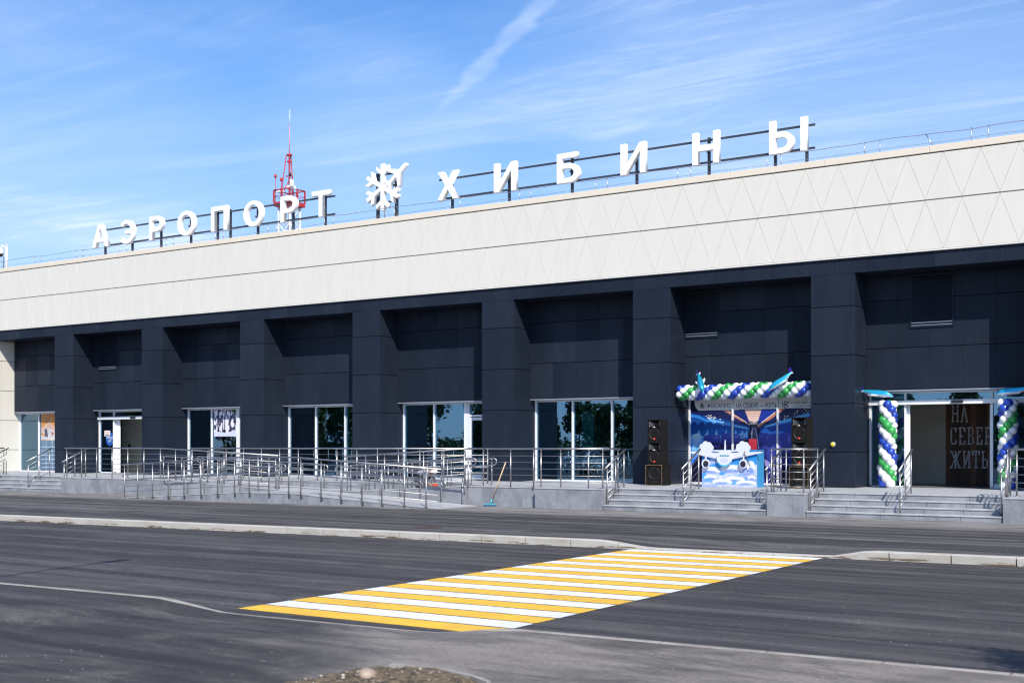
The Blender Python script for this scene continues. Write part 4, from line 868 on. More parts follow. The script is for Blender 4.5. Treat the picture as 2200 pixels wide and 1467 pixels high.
wb_ = thing('water_dispenser', (-38.5, 37.4, .6), 'white and pale blue water dispenser inside the window under the snowy picture', 'dispenser')
MB().bbox(-38.7, -38.35, 37.2, 37.5, .6, 1.45, .03).build('cabinet', M_WHITE, wb_); MB().lathe([(0, .42), (.12, .40), (.14, .34), (.14, .08), (.05, 0)], (-38.52, 37.35, 1.45), n=14).build('bottle', mat('bottle_blue', (.45, .60, .85), rough=.2), wb_)

# ---------------------------------------------------------------- rooftop signs
def arc(cx, cy, rx, ry, a0, a1, n=18): return [(cx+rx*math.cos(R(a)), cy+ry*math.sin(R(a))) for a in np.linspace(a0, a1, n)]
s_ = .205
GL = {
 'А': [[(0, 0), (.39, 1), (.67, 1), (1.06, 0), (.83, 0), (.755, .22), (.305, .22), (.23, 0)], [(.365, .40), (.695, .40), (.53, .84)]],
 'Э': [arc(.38, .5, .52, .52, 140, -140, 40)+arc(.38, .5, .30, .34, -140, -15, 14)+[(.28, .415), (.28, .585)]+arc(.38, .5, .30, .34, 15, 140, 14)],
 'Р': [[(0, 0), (s_, 0), (s_, .33), (.45, .33)]+arc(.45, .665, .42, .335, -80, 80, 20)+[(.45, 1), (0, 1)], [(s_, .51), (.42, .51)]+arc(.43, .665, .225, .155, -80, 80, 12)+[(.42, .82), (s_, .82)]],
 'О': [arc(.54, .5, .54, .52, 0, 360, 49)[:-1], arc(.54, .5, .315, .345, 0, 360, 41)[:-1]],
 'П': [[(0, 0), (s_, 0), (s_, .81), (.71, .81), (.71, 0), (.915, 0), (.915, 1), (0, 1)]],
 'Т': [[(.355, 0), (.565, 0), (.565, .81), (.92, .81), (.92, 1), (0, 1), (0, .81), (.355, .81)]],
 'Х': [[(0, 0), (.24, 0), (.465, .345), (.69, 0), (.94, 0), (.60, .51), (.92, 1), (.67, 1), (.47, .675), (.27, 1), (.02, 1), (.345, .51)]],
 'И': [[(0, 0), (.21, 0), (.71, .70), (.71, 0), (.915, 0), (.915, 1), (.705, 1), (.205, .30), (.205, 1), (0, 1)]],
 'Б': [[(0, 0), (.45, 0)]+arc(.45, .325, .42, .325, -80, 80, 20)+[(.45, .65), (s_, .65), (s_, .82), (.78, .82), (.78, 1), (0, 1)], [(s_, .17), (.42, .17)]+arc(.43, .325, .215, .155, -80, 80, 12)+[(.42, .48), (s_, .48)]],
 'Н': [[(0, 0), (s_, 0), (s_, .41), (.71, .41), (.71, 0), (.915, 0), (.915, 1), (.71, 1), (.71, .60), (s_, .60), (s_, 1), (0, 1)]],
 'Ы': [[(0, 0), (.40, 0)]+arc(.40, .325, .38, .325, -80, 80, 20)+[(.40, .65), (s_, .65), (s_, 1), (0, 1)], [(s_, .17), (.38, .17)]+arc(.39, .325, .185, .155, -80, 80, 12)+[(.38, .48), (s_, .48)], [(.97, 0), (1.175, 0), (1.175, 1), (.97, 1)]]}
YS = 35.6; ZS = 10.715; HS = 1.02
def sign(label, spec, xr0, xr1):
    o = thing('rooftop_sign', ((xr0+xr1)/2, YS, 10.2), label, 'sign')
    for ch, x, w in spec:
        me = curve_mesh(GL[ch], .16, M_LETTER, .010); wd = max(p[0] for c in GL[ch] for p in c)
        l = place('letter', me, o, (x, YS, ZS), scale=(w/wd, 1, HS)); 
    for z in (11.50, 10.80): MB().box(xr0, xr1, YS+.19, YS+.25, z-.03, z+.03).build('rail', M_BLACKSTEEL, o)
    for ch, x, w in spec:
        for q in ((x+w*.5,) if ch not in 'ЫП' else (x+.1, x+w-.1)):
            MB().box(q-.04, q+.04, YS+.26, YS+.34, 9.85, 11.6).box(q-.03, q+.03, YS+.16, YS+.26, 11.1, 11.16).build('post', M_BLACKSTEEL, o)
    return o
sign('white rooftop letters reading АЭРОПОРТ on the left half of the roof', [('А', -46.04, 1.13), ('Э', -44.11, .93), ('Р', -42.22, .90), ('О', -40.45, 1.10), ('П', -38.39, .95), ('О', -36.51, 1.10), ('Р', -34.45, .88), ('Т', -32.77, .92)], -45.3, -31.75)
sign('white rooftop letters reading ХИБИНЫ on the right half of the roof', [('Х', -26.65, .95), ('И', -24.17, .94), ('Б', -21.58, .90), ('И', -19.13, .93), ('Н', -16.55, .92), ('Ы', -13.98, 1.20)], -26.7, -12.6)
em = thing('snowflake_emblem', (-29.22, YS, 10.2), 'white snowflake emblem with a small aeroplane between the two rooftop words', 'sign')
place('snowflake', curve_mesh([snowflake_contour()], .16, M_LETTER, .010), em, (-29.22, YS, 11.51))
place('aeroplane', curve_mesh([rot2(plane_contour(), -R(52), .66, .38, 1.0)], .16, M_LETTER, .010), em, (-29.22, YS, 11.51))
for x in (-29.62, -28.72): MB().box(x-.05, x+.05, YS+.20, YS+.30, 9.85, 12.1).build('post', M_BLACKSTEEL, em)
mb = MB(); [mb.box(-29.57, -28.77, YS+.21, YS+.27, z, z+.06) for z in (10.95, 11.55, 12.0)]; mb.build('rail', M_BLACKSTEEL, em)
MB().tube([(-29.22, YS+.15, 9.9), (-29.22, YS+.15, 10.7)], .02, 6).build('post', M_BLACKSTEEL, em)
# thin guard rail along the roof edge
gr = thing('roof_guardrail', (-26, 35.5, 10.19), 'thin grey wire guardrail along the whole roof edge', 'railing')
pp = []
x = -65.
while x < 8.5:
    for q in (0, .45):
        m = MB().tube([(x+q, 35.5, 10.17), (x+q, 35.5, 10.69)], .011, 6); m.build('post', M_STEEL, gr); pp.append(x+q)
    x += 3.0
zz = lambda x: 10.66+.02*math.sin(x*1.7)+.012*math.sin(x*4.1)
MB().tube([(x, 35.5, zz(x)) for x in np.arange(-65.5, 8.8, .5)], .010, 6).build('wire', M_STEEL, gr)
MB().tube([(x, 35.5, 10.40+.008*math.sin(x*2.3)) for x in np.arange(-65.5, 8.8, .5)], .007, 5).build('wire', M_STEEL, gr)
MB().tube([(-9.25, 35.5, 10.68), (-9.0, 35.55, 10.2)], .016, 6).build('brace', M_STEEL, gr)
# camera on post
cc = thing('security_camera', (-52.35, 35.6, 10.19), 'white dome security camera on a short post at the left roof edge', 'camera')
MB().tube([(-52.35, 35.6, 10.1), (-52.35, 35.6, 11.42)], .06, 12).lathe([(0, .02), (.10, .02), (.10, 0)], (-52.35, 35.6, 11.42), n=12).build('post', M_WHITE, cc)
MB().tube([(-52.40, 35.58, 11.30), (-52.62, 35.55, 11.42), (-52.74, 35.53, 11.36)], .04, 8).build('bracket', M_WHITE, cc)
MB().lathe([(0, .18), (.10, .15), (.155, .06), (.165, -.02), (.165, -.12), (0.16, -.13)], (-52.74, 35.53, 11.16), n=18).build('housing', M_WHITE, cc)
MB().ball((-52.74, 35.53, 11.02), .135, 14).build('dome', M_BLACK, cc)
MB().tube([(-52.74, 35.56, 11.1), (-52.55, 35.6, 10.8), (-52.62, 35.62, 10.2)], .018, 6).build('cable', M_BLACK, cc)

# ---------------------------------------------------------------- lattice mast behind the roof
ms = thing('lattice_mast', (-47.7, 50, 9.85), 'red and white lattice radio mast with a railed platform behind the roof', 'mast')
MX, MY = -47.67, 50.0
mb = MB(); hw = .42
for sx in (-1, 1):
    for sy in (-1, 1): mb.tube([(MX+sx*hw, MY+sy*hw, 9.85), (MX+sx*hw, MY+sy*hw, 15.1)], .05, 6)
z = 9.9
while z < 14.9:
    for (a, b) in (((-1, -1), (1, -1)), ((1, -1), (1, 1)), ((1, 1), (-1, 1)), ((-1, 1), (-1, -1))):
        mb.tube([(MX+a[0]*hw, MY+a[1]*hw, z), (MX+b[0]*hw, MY+b[1]*hw, z+.85)], .022, 5); mb.tube([(MX+a[0]*hw, MY+a[1]*hw, z+.85), (MX+b[0]*hw, MY+b[1]*hw, z+.85)], .022, 5)
        mb.tube([(MX+b[0]*hw, MY+b[1]*hw, z), (MX+a[0]*hw, MY+a[1]*hw, z+.85)], .022, 5)
    z += .85
mb.build('tower', M_WHITE, ms)
pw = .60
mb = MB(); mb.box(MX-pw, MX+pw, MY-pw, MY+pw, 15.15, 15.23)
for sx in (-1, 1): mb.box(MX+sx*pw-.03, MX+sx*pw+.03, MY-pw, MY+pw, 15.1, 15.32); mb.box(MX-pw, MX+pw, MY+sx*pw-.03, MY+sx*pw+.03, 15.1, 15.32)
mb.build('platform', M_RED, ms)
mb = MB()
for sx in (-1, 0, 1):
    for sy in (-1, 0, 1):
        if sx or sy: mb.box(MX+sx*pw-.035, MX+sx*pw+.035, MY+sy*pw-.035, MY+sy*pw+.035, 15.3, 16.0)
for zz_, r_ in ((16.0, .035), (15.65, .015)):
    for sg in (-1, 1): mb.tube([(MX-pw, MY+sg*pw, zz_), (MX+pw, MY+sg*pw, zz_)], r_, 6); mb.tube([(MX+sg*pw, MY-pw, zz_), (MX+sg*pw, MY+pw, zz_)], r_, 6)
mb.build('guardrail', M_RED, ms)
mb = MB()
for sx, sy in ((-1, -1), (1, -1), (0, 1)):
    mb.tube([(MX+sx*.38, MY+sy*.38, 15.2), (MX+sx*.12, MY+sy*.12, 17.95)], .03, 6)
    mb.tube([(MX+sx*.36, MY+sy*.36, 15.6), (MX, MY, 16.6)], .03, 6)
mb.tube([(MX, MY, 15.2), (MX, MY, 18.0)], .05, 8); mb.lathe([(0, .05), (.16, .05), (.16, -.03), (0, -.03)], (MX, MY, 17.98), n=10); mb.lathe([(.14, .05), (.14, -.03)], (MX, MY, 17.6), n=10); mb.lathe([(.2, .02), (.2, -.02)], (MX, MY, 16.8), n=10)
mb.build('tripod', M_RED, ms)
MB().tube([(MX, MY, 18), (MX+.02, MY, 19.6)], [.035, .02], 6).build('antenna', mat('antenna_pink', (.62, .30, .30), rough=.5), ms); MB().tube([(MX+.02, MY, 19.6), (MX+.03, MY, 20.5)], [.02, .012], 6).build('antenna', M_WHITE, ms)
for x, y, z, m in ((-48.20, 49.45, 16.75, M_RED), (-48.05, 49.75, 16.6, M_RED), (-47.10, 49.45, 16.7, M_BLACK)):
    MB().tube([(x, y, 15.3), (x, y, z-.08)], .018, 5).build('lamp_pole', M_RED, ms); MB().lathe([(0, .14), (.07, .12), (.08, 0), (.06, -.06), (0, -.08)], (x, y, z), n=12).build('warning_lamp', m, ms)
MB().bbox(-47.35, -46.95, 49.4, 49.8, 15.95, 16.15, .04).build('equipment_box', M_WHITE, ms); MB().bbox(-47.0, -46.85, 49.3, 49.5, 16.05, 16.42, .03).build('equipment_box', M_WHITE, ms); MB().bbox(-48.1, -47.8, 49.4, 49.7, 15.85, 16.05, .03).build('equipment_box', M_WHITE, ms)

# ---------------------------------------------------------------- loudspeakers
def horn_speaker(x, y, z, label):
    w, d, h = .46, .50, .70; o = thing('loudspeaker', (x, y+d/2, z), label, 'speaker', 'stacked black loudspeakers')
    mb = MB()
    t = .03
    mb.bbox(x-w/2, x-w/2+t, y, y+d, z, z+h, .004); mb.bbox(x+w/2-t, x+w/2, y, y+d, z, z+h, .004); mb.bbox(x-w/2+t, x+w/2-t, y, y+d, z, z+t, .004); mb.bbox(x-w/2+t, x+w/2-t, y, y+d, z+h-t, z+h, .004)
    mb.box(x-w/2+t, x+w/2-t, y+.02, y+d-.01, z+t, z+.43); mb.box(x-w/2+t, x+w/2-t, y+.16, y+d-.01, z+.445, z+h-t); mb.box(x-w/2+t, x+w/2-t, y+.004, y+.16, z+.43, z+.445)
    mb.build('cabinet', M_SPK, o)
    MB().lathe([(.185, .0), (.185, .012), (.17, .018), (.155, .006), (.10, -.03), (.06, -.05)], (x, y+.018, z+.235), '-y', 28).build('woofer', M_GRILL, o)
    MB().ball((x, y+.055, z+.235), .062, 14, 0, (1, .5, 1)).build('dust_cap', mat('dust_cap', (.05, .05, .055), rough=.3), o)
    mb = MB()
    for sg in (-1, 1):
        mb.add([(x+sg*.19, y+.02, z+.46), (x+sg*.06, y+.12, z+.50), (x+sg*.06, y+.12, z+.60), (x+sg*.19, y+.02, z+.65)], [(0, 1, 2, 3) if sg < 0 else (3, 2, 1, 0)])
        for q in (.49, .55, .61): mb.ball((x+sg*.15, y+.05, z+q), .02, 8)
    mb.lathe([(.10, .02), (.06, -.03), (.03, -.05)], (x, y+.07, z+.49), '-y', 16); mb.build('horn', mat('horn_grey', (.06, .06, .065), rough=.25), o)
    MB().bbox(x-.03, x+.03, y+.0, y+.012, z+.075, z+.125, .004).build('badge', M_BADGE, o)
    MB().box(x+w/2, x+w/2+.003, y+.16, y+.24, z+.30, z+.38).ball((x+w/2+.006, y+.2, z+.31), .014, 6).build('side_handle', M_BLACK, o)
def subwoofer(x, y, label, worn=True):
    w, d, h = .56, .62, .63; z = .6; o = thing('subwoofer', (x, y+d/2, z), label, 'speaker', 'stacked black loudspeakers')
    mb = MB(); t = .03
    mb.bbox(x-w/2, x-w/2+t, y, y+d, z, z+h, .004); mb.bbox(x+w/2-t, x+w/2, y, y+d, z, z+h, .004); mb.bbox(x-w/2+t, x+w/2-t, y, y+d, z, z+t, .004); mb.bbox(x-w/2+t, x+w/2-t, y, y+d, z+h-t, z+h, .004)
    mb.box(x-w/2+t, x+w/2-t, y+.03, y+d-.01, z+t, z+h-t); mb.build('cabinet', M_SPK, o)
    mb = MB(); e = .006
    mb.box(x-w/2-.002, x+w/2+.002, y-.004, y-.001, z+h-.016, z+h+.001); mb.box(x-w/2-.002, x+w/2+.002, y-.004, y-.001, z, z+.014); mb.box(x-w/2-.002, x-w/2+.014, y-.004, y-.001, z+.014, z+h-.016); mb.box(x+w/2-.014, x+w/2+.002, y-.004, y-.001, z+.014, z+h-.016); mb.build('worn_edge', M_WORN, o)
    MB().lathe([(.20, .0), (.20, .012), (.18, .016), (.165, .004), (.10, -.03), (.0, -.045)], (x, y+.028, z+.36), '-y', 28).build('woofer', M_GRILL, o)
    MB().box(x-.12, x+.12, y+.024, y+.029, z+.07, z+.14).build('port', M_JOINT, o); MB().box(x+w/2, x+w/2+.003, y+.26, y+.36, z+.36, z+.46).build('side_handle', M_BLACK, o)
SXL, SYL, SXR, SYR = -17.02, 33.85, -12.28, 33.55
subwoofer(SXL, SYL, 'worn black subwoofer at the bottom of the left loudspeaker stack'); horn_speaker(SXL, SYL+.03, 1.231, 'black horn loudspeaker in the middle of the left stack'); horn_speaker(SXL, SYL+.03, 1.933, 'black horn loudspeaker on top of the left stack')
subwoofer(SXR, SYR, 'black subwoofer at the bottom of the right loudspeaker stack behind the U railing'); horn_speaker(SXR, SYR+.03, 1.231, 'black horn loudspeaker in the middle of the right stack behind the railing'); horn_speaker(SXR, SYR+.03, 1.933, 'black horn loudspeaker on top of the right stack beside the pier')

# ---------------------------------------------------------------- cloud counter with aeroplane cut-out
CY = 33.75; CX0, CX1 = -15.36, -13.62
ct = thing('photo_counter', ((CX0+CX1)/2, CY, .6), 'counter printed with blue sky and clouds and a white aeroplane cutout', 'counter')
S = Art(190, 120, 0, 1.74, 0, 1.07); S.fill((30, 160, 228)); t = (S.Y/1.07)[..., None]; S.C = s2l((16, 150, 226))*(1-t)+s2l((110, 186, 246))*t
den = fbm(S.X*3.1, S.Y*6.5, 11); base = np.clip((S.Y-.36)/.75, 0, 1)
m_ = np.clip((den-.56+base*.30)/.10, 0, 1)[..., None]; sh = np.clip(fbm(S.X*5+.1, S.Y*9+.35, 11)*1.7-.45, 0, 1)[..., None]
S.C = S.C*(1-m_)+(s2l((150, 172, 232))*(1-sh)+s2l((246, 247, 255))*sh)*m_
def puff(A_, cx, cy, w, h):
    for k in range(10):
        a = k/9*PI; A_.ell(cx-w*math.cos(a)*.8, cy-h*math.sin(a)*.45, w*.30, h*.48, (246, 247, 255), .9, .6)
    A_.ell(cx, cy+h*.3, w, h*.28, (140, 165, 230), .8, .8)
for q in ((.95, .55, .34, .17), (.25, .60, .32, .16), (.28, .80, .20, .08), (1.05, .85, .30, .12), (1.55, .50, .13, .25), (1.58, .80, .12, .10), (.65, .93, .3, .12), (1.4, .95, .3, .1)): puff(S, *q)
S.C = S.C**1.12*.80; S.build('printed_panel', CX0, CX1, .601, 1.67, CY, ct, th=.02)
MB().box(CX0+.002, CX1-.002, CY+.021, CY+.55, .601, 1.655).build('body', mat('counter_blue', (.05, .30, .62), rough=.5), ct); MB().bbox(CX0-.01, CX1+.01, CY+.0, CY+.57, 1.672, 1.70, .005).build('worktop', mat('counter_top', (.04, .28, .60), rough=.4), ct)
M_CUT = mat('cutout_white', (.64, .66, .73), rough=.5); M_CUTG = mat('cutout_shade', (.56, .57, .66), rough=.5); M_CUTB = mat('cutout_blue', (.08, .45, .75), rough=.4)
def ellp(cx, cz, rx, rz, n=32, a0=0, a1=360): return [(cx+rx*math.cos(R(a)), cz+rz*math.sin(R(a))) for a in np.linspace(a0, a1, n+1)[:-1]]
FX, FZ = -14.60, 1.45; y = CY-.03
mb = MB()
mb.prism([(FX-.10, 1.40), (FX-1.17, 1.62), (FX-1.19, 1.65), (FX-.55, 1.63), (FX-.1, 1.60)], y-.030, y-.010, 0); mb.prism([(FX+.10, 1.40), (FX+.1, 1.60), (FX+.55, 1.63), (FX+1.19, 1.65), (FX+1.17, 1.62)], y-.030, y-.010, 0); mb.build('wing', M_CUT, ct)
mb = MB(); mb.prism([(FX-.10, 1.395), (FX-.62, 1.50), (FX-1.17, 1.617), (FX-.6, 1.54), (FX-.1, 1.47)], y-.036, y-.031, 0); mb.prism([(FX+.10, 1.395), (FX+.1, 1.47), (FX+.6, 1.54), (FX+1.17, 1.617), (FX+.62, 1.50)], y-.036, y-.031, 0); mb.build('wing_shade', M_CUTG, ct)
mb = MB(); mb.prism([(FX-.42, 1.665), (FX-.05, 1.61), (FX+.05, 1.61), (FX+.42, 1.665), (FX+.40, 1.69), (FX-.40, 1.69)], y-.009, y, 0); mb.prism([(FX-.035, 1.60), (FX+.035, 1.60), (FX+.012, 1.99), (FX-.012, 1.99)], y-.008, y+.002, 0); mb.build('tail', M_CUT, ct)
MB().prism(ellp(FX, FZ, .235, .245), y-.075, y-.037).build('fuselage', M_CUT, ct); MB().prism(ellp(FX, FZ, .236, .246, 16, 205, 335)+[(FX+.236*math.cos(R(335)), FZ+.246*math.sin(R(335)))]+ellp(FX, FZ-.02, .21, .18, 12, 330, 210), y-.079, y-.0755).build('belly', M_CUTB, ct)
MB().prism(ellp(FX, FZ-.06, .13, .07, 24), y-.0785, y-.0755).build('nose', M_CUTG, ct)
mb = MB()
for k in range(4): cx = FX-.115+k*.077; mb.prism([(cx-.032, FZ+.055), (cx+.032, FZ+.055), (cx+.026, FZ+.10), (cx-.026, FZ+.10)], y-.079, y-.0755)
mb.build('cockpit_window', mat('cockpit_teal', (.04, .28, .36), rough=.3), ct)
for sg in (-1, 1):
    ex = FX+sg*.60; MB().prism(ellp(ex, 1.29, .125, .135), y-.075, y-.04).build('engine', M_CUT, ct); MB().prism(ellp(ex-sg*.01, 1.28, .088, .098), y-.078, y-.0755).build('intake', mat('intake_dark', (.02, .02, .045), rough=.4), ct)
    MB().prism([(ex-.02, 1.42), (ex+.02, 1.42), (ex+.03, 1.53), (ex-.03, 1.53)], y-.060, y-.0365).build('pylon', M_CUTG, ct)
for cx in (FX-.62, FX+.55):
    mb = MB(); out = []
    for (dx, dz, r, a0, a1) in ((.15, -.02, .085, -60, 70), (.08, .06, .09, 10, 110), (-.03, .09, .09, 30, 150), (-.13, .02, .085, 80, 200), (-.17, -.07, .065, 130, 270)): out += [(cx+dx+r*math.cos(R(a)), 1.78+dz+r*math.sin(R(a))) for a in np.linspace(a0, a1, 9)]
    out += [(cx-.1, 1.62), (cx+.2, 1.62)]; cz_ = 1.8; out.sort(key=lambda p: math.atan2(p[1]-cz_, p[0]-cx)); mb.prism(out, CY-.003+.0, CY+.012+.0, 0); mb.build('cloud_cutout', M_CUT, ct)
rf = MB().bbox(-13.98, -13.74, CY+.25, CY+.29, 1.70, 2.02, .006); tag(rf.build('folder', mat('folder_red', (.42, .02, .03), rough=.5), origin=(-13.86, CY+.27, 1.7)), 'red folder standing on the counter behind the right cloud cutout', 'folder')
tag(MB().tube([(-13.98, CY-.10, 1.60), (-13.78, CY-.12, 1.22)], .012, 6).tube([(-13.98, CY-.10, 1.60), (-14.02, CY+.2, 1.76)], .012, 6).build('microphone_boom', M_BLACK, origin=(-13.9, CY-.1, 1.3)), 'thin black microphone boom hanging over the front of the counter', 'microphone stand')

# ---------------------------------------------------------------- balloons
def balloon_mesh(m):
    prof = [(0, 1.0)]+[(math.sin(R(a)), math.cos(R(a))*(1. if a < 90 else 1.12)) for a in range(12, 165, 12)]+[(.10, -1.13), (.05, -1.16), (.08, -1.22), (0, -1.22)]
    return MB().lathe(prof, n=18).mesh('balloon', m)
BM = {'w': balloon_mesh(M_BWHITE), 'b': balloon_mesh(M_BBLUE), 'g': balloon_mesh(M_BGREEN)}
def cluster_balloons(o, axis, c0, c1, n, ring, r, phase, hand, maxparts=100):
    """four-balloon clusters spiralling along an axis; seq white, green, white, blue"""
    c0, c1 = Vector(c0), Vector(c1); t = (c1-c0).normalized(); u = Vector((0, -1, 0)); v = t.cross(u); todo = []
    for i in range(n):
        for k in range(4):
            a = phase+hand*i*PI/4+k*PI/2; d = u*math.cos(a)+v*math.sin(a); p = c0.lerp(c1, i/(n-1))+d*ring; todo.append((d.y, p, d, 'wgwb'[k]))
    todo.sort(key=lambda q: q[0]); rest = MB(); mats = [M_BWHITE, M_BBLUE, M_BGREEN]
    for j, (_, p, d, c) in enumerate(todo):
        s = r*random.uniform(.86, 1.10)
        if j < maxparts:
            place('balloon', BM[c], o, tuple(p), d.to_track_quat('Z', 'Y').to_euler(), (s, s, s))
        else: rest.ball(tuple(p), s, 14, 'wbg'.index(c))
    if rest.v: tag(rest.build('balloon', mats, o), kind='stuff')
ga = thing('balloon_garland', (-14.75, 35.35, 3.45), 'spiral garland of white, green and blue balloons hung above the mural', 'balloons')
cluster_balloons(ga, 'x', (-16.85, 35.42, 3.49), (-12.62, 35.42, 3.53), 32, .145, .115, .4, -1)
c1_ = thing('balloon_column', (-10.46, 35.85, .6), 'spiral balloon column left of the open main entrance', 'balloons', 'balloon columns beside the entrance')
cluster_balloons(c1_, 'z', (-10.44, 35.82, .72), (-10.40, 35.82, 3.02), 16, .155, .130, .9, -1)
c2_ = thing('balloon_column', (-7.12, 35.80, .6), 'spiral balloon column right of the open entrance at the photo edge', 'balloons', 'balloon columns beside the entrance')
cluster_balloons(c2_, 'z', (-7.10, 35.80, .72), (-7.10, 35.80, 3.0), 16, .155, .130, 2.6, 1)
def foil_plane(loc, nose, upv, label, L=.75):
    """inflated foil aeroplane; local x = nose, z = up"""
    x = Vector(nose).normalized(); z = Vector(upv); z = (z-x*z.dot(x)).normalized(); yv = z.cross(x); Mx = Matrix((x, yv, z)).transposed().to_4x4(); Mx.translation = Vector(loc)
    o = thing('foil_balloon', loc, label, 'balloon', 'foil aeroplane balloons')
    def out(mb, name, m): mb.v = [tuple(Mx @ Vector(v)) for v in mb.v]; mb.build(name, m, o)
    prof = [(-.5, .012, .08), (-.40, .035, .065), (-.28, .075, .03), (-.1, .105, .0), (.12, .115, -.005), (.28, .105, -.01), (.40, .07, -.02), (.47, .035, -.035), (.5, .006, -.045)]
    n = 16
    for name, m, lo in (('upper_hull', M_FOILC, False), ('lower_hull', M_FOILW, True)):
        mb = MB(); vs = []
        for (px_, r, dz) in prof:
            for k in range(n//2+1):
                a = PI*k/(n//2); s = -1 if lo else 1
                vs.append((px_*L, r*L*1.0*math.cos(a), dz*L+s*r*L*1.15*math.sin(a)*(.65 if lo else 1)))
        q = n//2+1
        mb.add(vs, [(i*q+k, i*q+k+1, (i+1)*q+k+1, (i+1)*q+k) for i in range(len(prof)-1) for k in range(n//2)], 0, True); out(mb, name, m)
    mb = MB()
    mb.prism([(-.50*L, .07*L), (-.36*L, .09*L), (-.44*L, .24*L), (-.52*L, .24*L)], -.012*L, .012*L); out(mb, 'tail_fin', M_FOILP)
    for sg in (-1, 1):
        mb = MB(); mb.zprism([(.12*L, sg*.08*L), (-.10*L, sg*.08*L), (-.20*L, sg*.19*L), (-.10*L, sg*.20*L)][::sg], -.045*L, -.02*L); out(mb, 'wing', M_FOILW)
        mb = MB(); mb.zprism([(-.36*L, sg*.03*L), (-.46*L, sg*.03*L), (-.50*L, sg*.09*L), (-.44*L, sg*.10*L)][::sg], .05*L, .065*L); out(mb, 'tailplane', M_FOILW)
    mb = MB(); mb.tube([(.405*L, -.045*L, .045*L), (.43*L, 0, .055*L), (.405*L, .045*L, .045*L)], .011*L, 5); out(mb, 'cockpit_window', M_BLACK)
    return o
foil_plane((-16.02, 35.10, 3.79), (.42, -.55, -.72), (.1, -1, .35), 'cyan foil aeroplane nosing down over the left part of the garland', .80)
foil_plane((-13.40, 35.08, 3.74), (-.75, -.35, -.52), (-.45, -.45, .8), 'cyan foil aeroplane nosing down over the right part of the garland', .90)
foil_plane((-10.72, 35.72, 3.33), (1, .05, -.08), (0, -.1, 1), 'foil aeroplane lying on top of the left balloon column', .98)
foil_plane((-6.92, 35.70, 3.31), (-1, .05, -.06), (0, -.1, 1), 'foil aeroplane lying on top of the right balloon column', .98)

# ---------------------------------------------------------------- broom and worker
br = thing('broom', (-20.68, 30.30, 0), 'broom with pale wooden handle and teal head leaning on the platform', 'broom')
hd = Vector((-20.68, 30.28, .07)); tp = Vector((-20.22, 30.43, 1.33))
MB().tube([hd+(tp-hd)*.10, tp], .017, 8).build('handle', M_BROWN, br); MB().tube([hd, hd+(tp-hd)*.12], [.03, .02], 8).build('socket', M_TEAL, br)
MB().bbox(-20.91, -20.47, 30.24, 30.32, .05, .085, .012).build('head', M_TEAL, br); MB().bbox(-20.90, -20.48, 30.235, 30.325, 0.002, .049, .006).build('bristles', mat('bristle_blue', (.05, .13, .25), rough=.9), br)

def skin_mesh(verts, edges, radii, root=0, sub=2, m=None):
    me = bpy.data.meshes.new('tmp'); me.from_pydata(verts, edges, []); ob = bpy.data.objects.new('tmp', me); COL.objects.link(ob)
    sk = ob.modifiers.new('skin', 'SKIN'); sk.use_smooth_shade = True
    for i, r in enumerate(radii): me.skin_vertices[0].data[i].radius = (r, r) if not isinstance(r, tuple) else r
    for i in range(len(radii)): me.skin_vertices[0].data[i].use_root = i == root
    ss = ob.modifiers.new('sub', 'SUBSURF'); ss.levels = sub; ss.render_levels = sub
    bpy.context.view_layer.update(); out = bpy.data.meshes.new_from_object(ob.evaluated_get(bpy.context.evaluated_depsgraph_get())); bpy.data.objects.remove(ob)
    out.materials.clear(); out.materials.append(m)
    for p in out.polygons: p.use_smooth = True
    return out
pr = thing('person', (-24.02, 31.15, .475), 'person crouching on the ramp in grey shirt and white cap bending to the floor', 'person')
PL = (-24.02, 31.15, .475)
V = []; Ed = []; Rd = []
def jv(p, r, par=None): V.append(p); Rd.append(r); i = len(V)-1; (Ed.append((par, i)) if par is not None else None); return i
pel = jv((0, 0, .36), .13); sp1 = jv((.18, 0, .45), .13, pel); ch = jv((.36, 0, .50), .14, sp1); nk = jv((.47, 0, .51), .055, ch); hd_ = jv((.55, 0, .50), .085, nk); jv((.64, 0, .46), .075, hd_)
for sg in (-1, 1):
    sh_ = jv((.38, sg*.17, .47), .06, ch); el = jv((.44, sg*.21, .25), .043, sh_); wr = jv((.55, sg*.12, .09), .03, el); pm = jv((.59, sg*.10, .055), .032, wr)
    for f_, (a, ln) in enumerate(((-.9, .045), (-.30, .07), (-.1, .075), (.1, .07), (.3, .055))):
        p = V[pm]; k1 = jv((p[0]+ln*.55, p[1]+sg*a*.06*-1, p[2]-.012), .009, pm); jv((p[0]+ln*.85, p[1]+sg*a*.075*-1, p[2]-.038), .008, k1)
    hp = jv((.03, sg*.10, .33), .10, pel); kn = jv((.30, sg*.19, .40), .065, hp); an = jv((.08, sg*.16, .08), .042, kn); jv((.24, sg*.18, .035), .038, an)
place('body', skin_mesh(V, Ed, Rd, 0, 2, M_SKIN), pr, PL)
SV = [(-.03, 0, .385), (.18, 0, .465), (.36, 0, .51), (.44, 0, .515), (.38, -.17, .48), (.435, -.205, .29), (.38, .17, .48), (.435, .205, .29)]
place('shirt', skin_mesh(SV, [(0, 1), (1, 2), (2, 3), (2, 4), (4, 5), (2, 6), (6, 7)], [.150, .150, .158, .075, .082, .066, .082, .066], 1, 2, M_SHIRT), pr, PL)
TV = [(-.01, 0, .36), (.03, -.10, .33), (.30, -.19, .40), (.10, -.162, .13), (.03, .10, .33), (.30, .19, .40), (.10, .162, .13)]
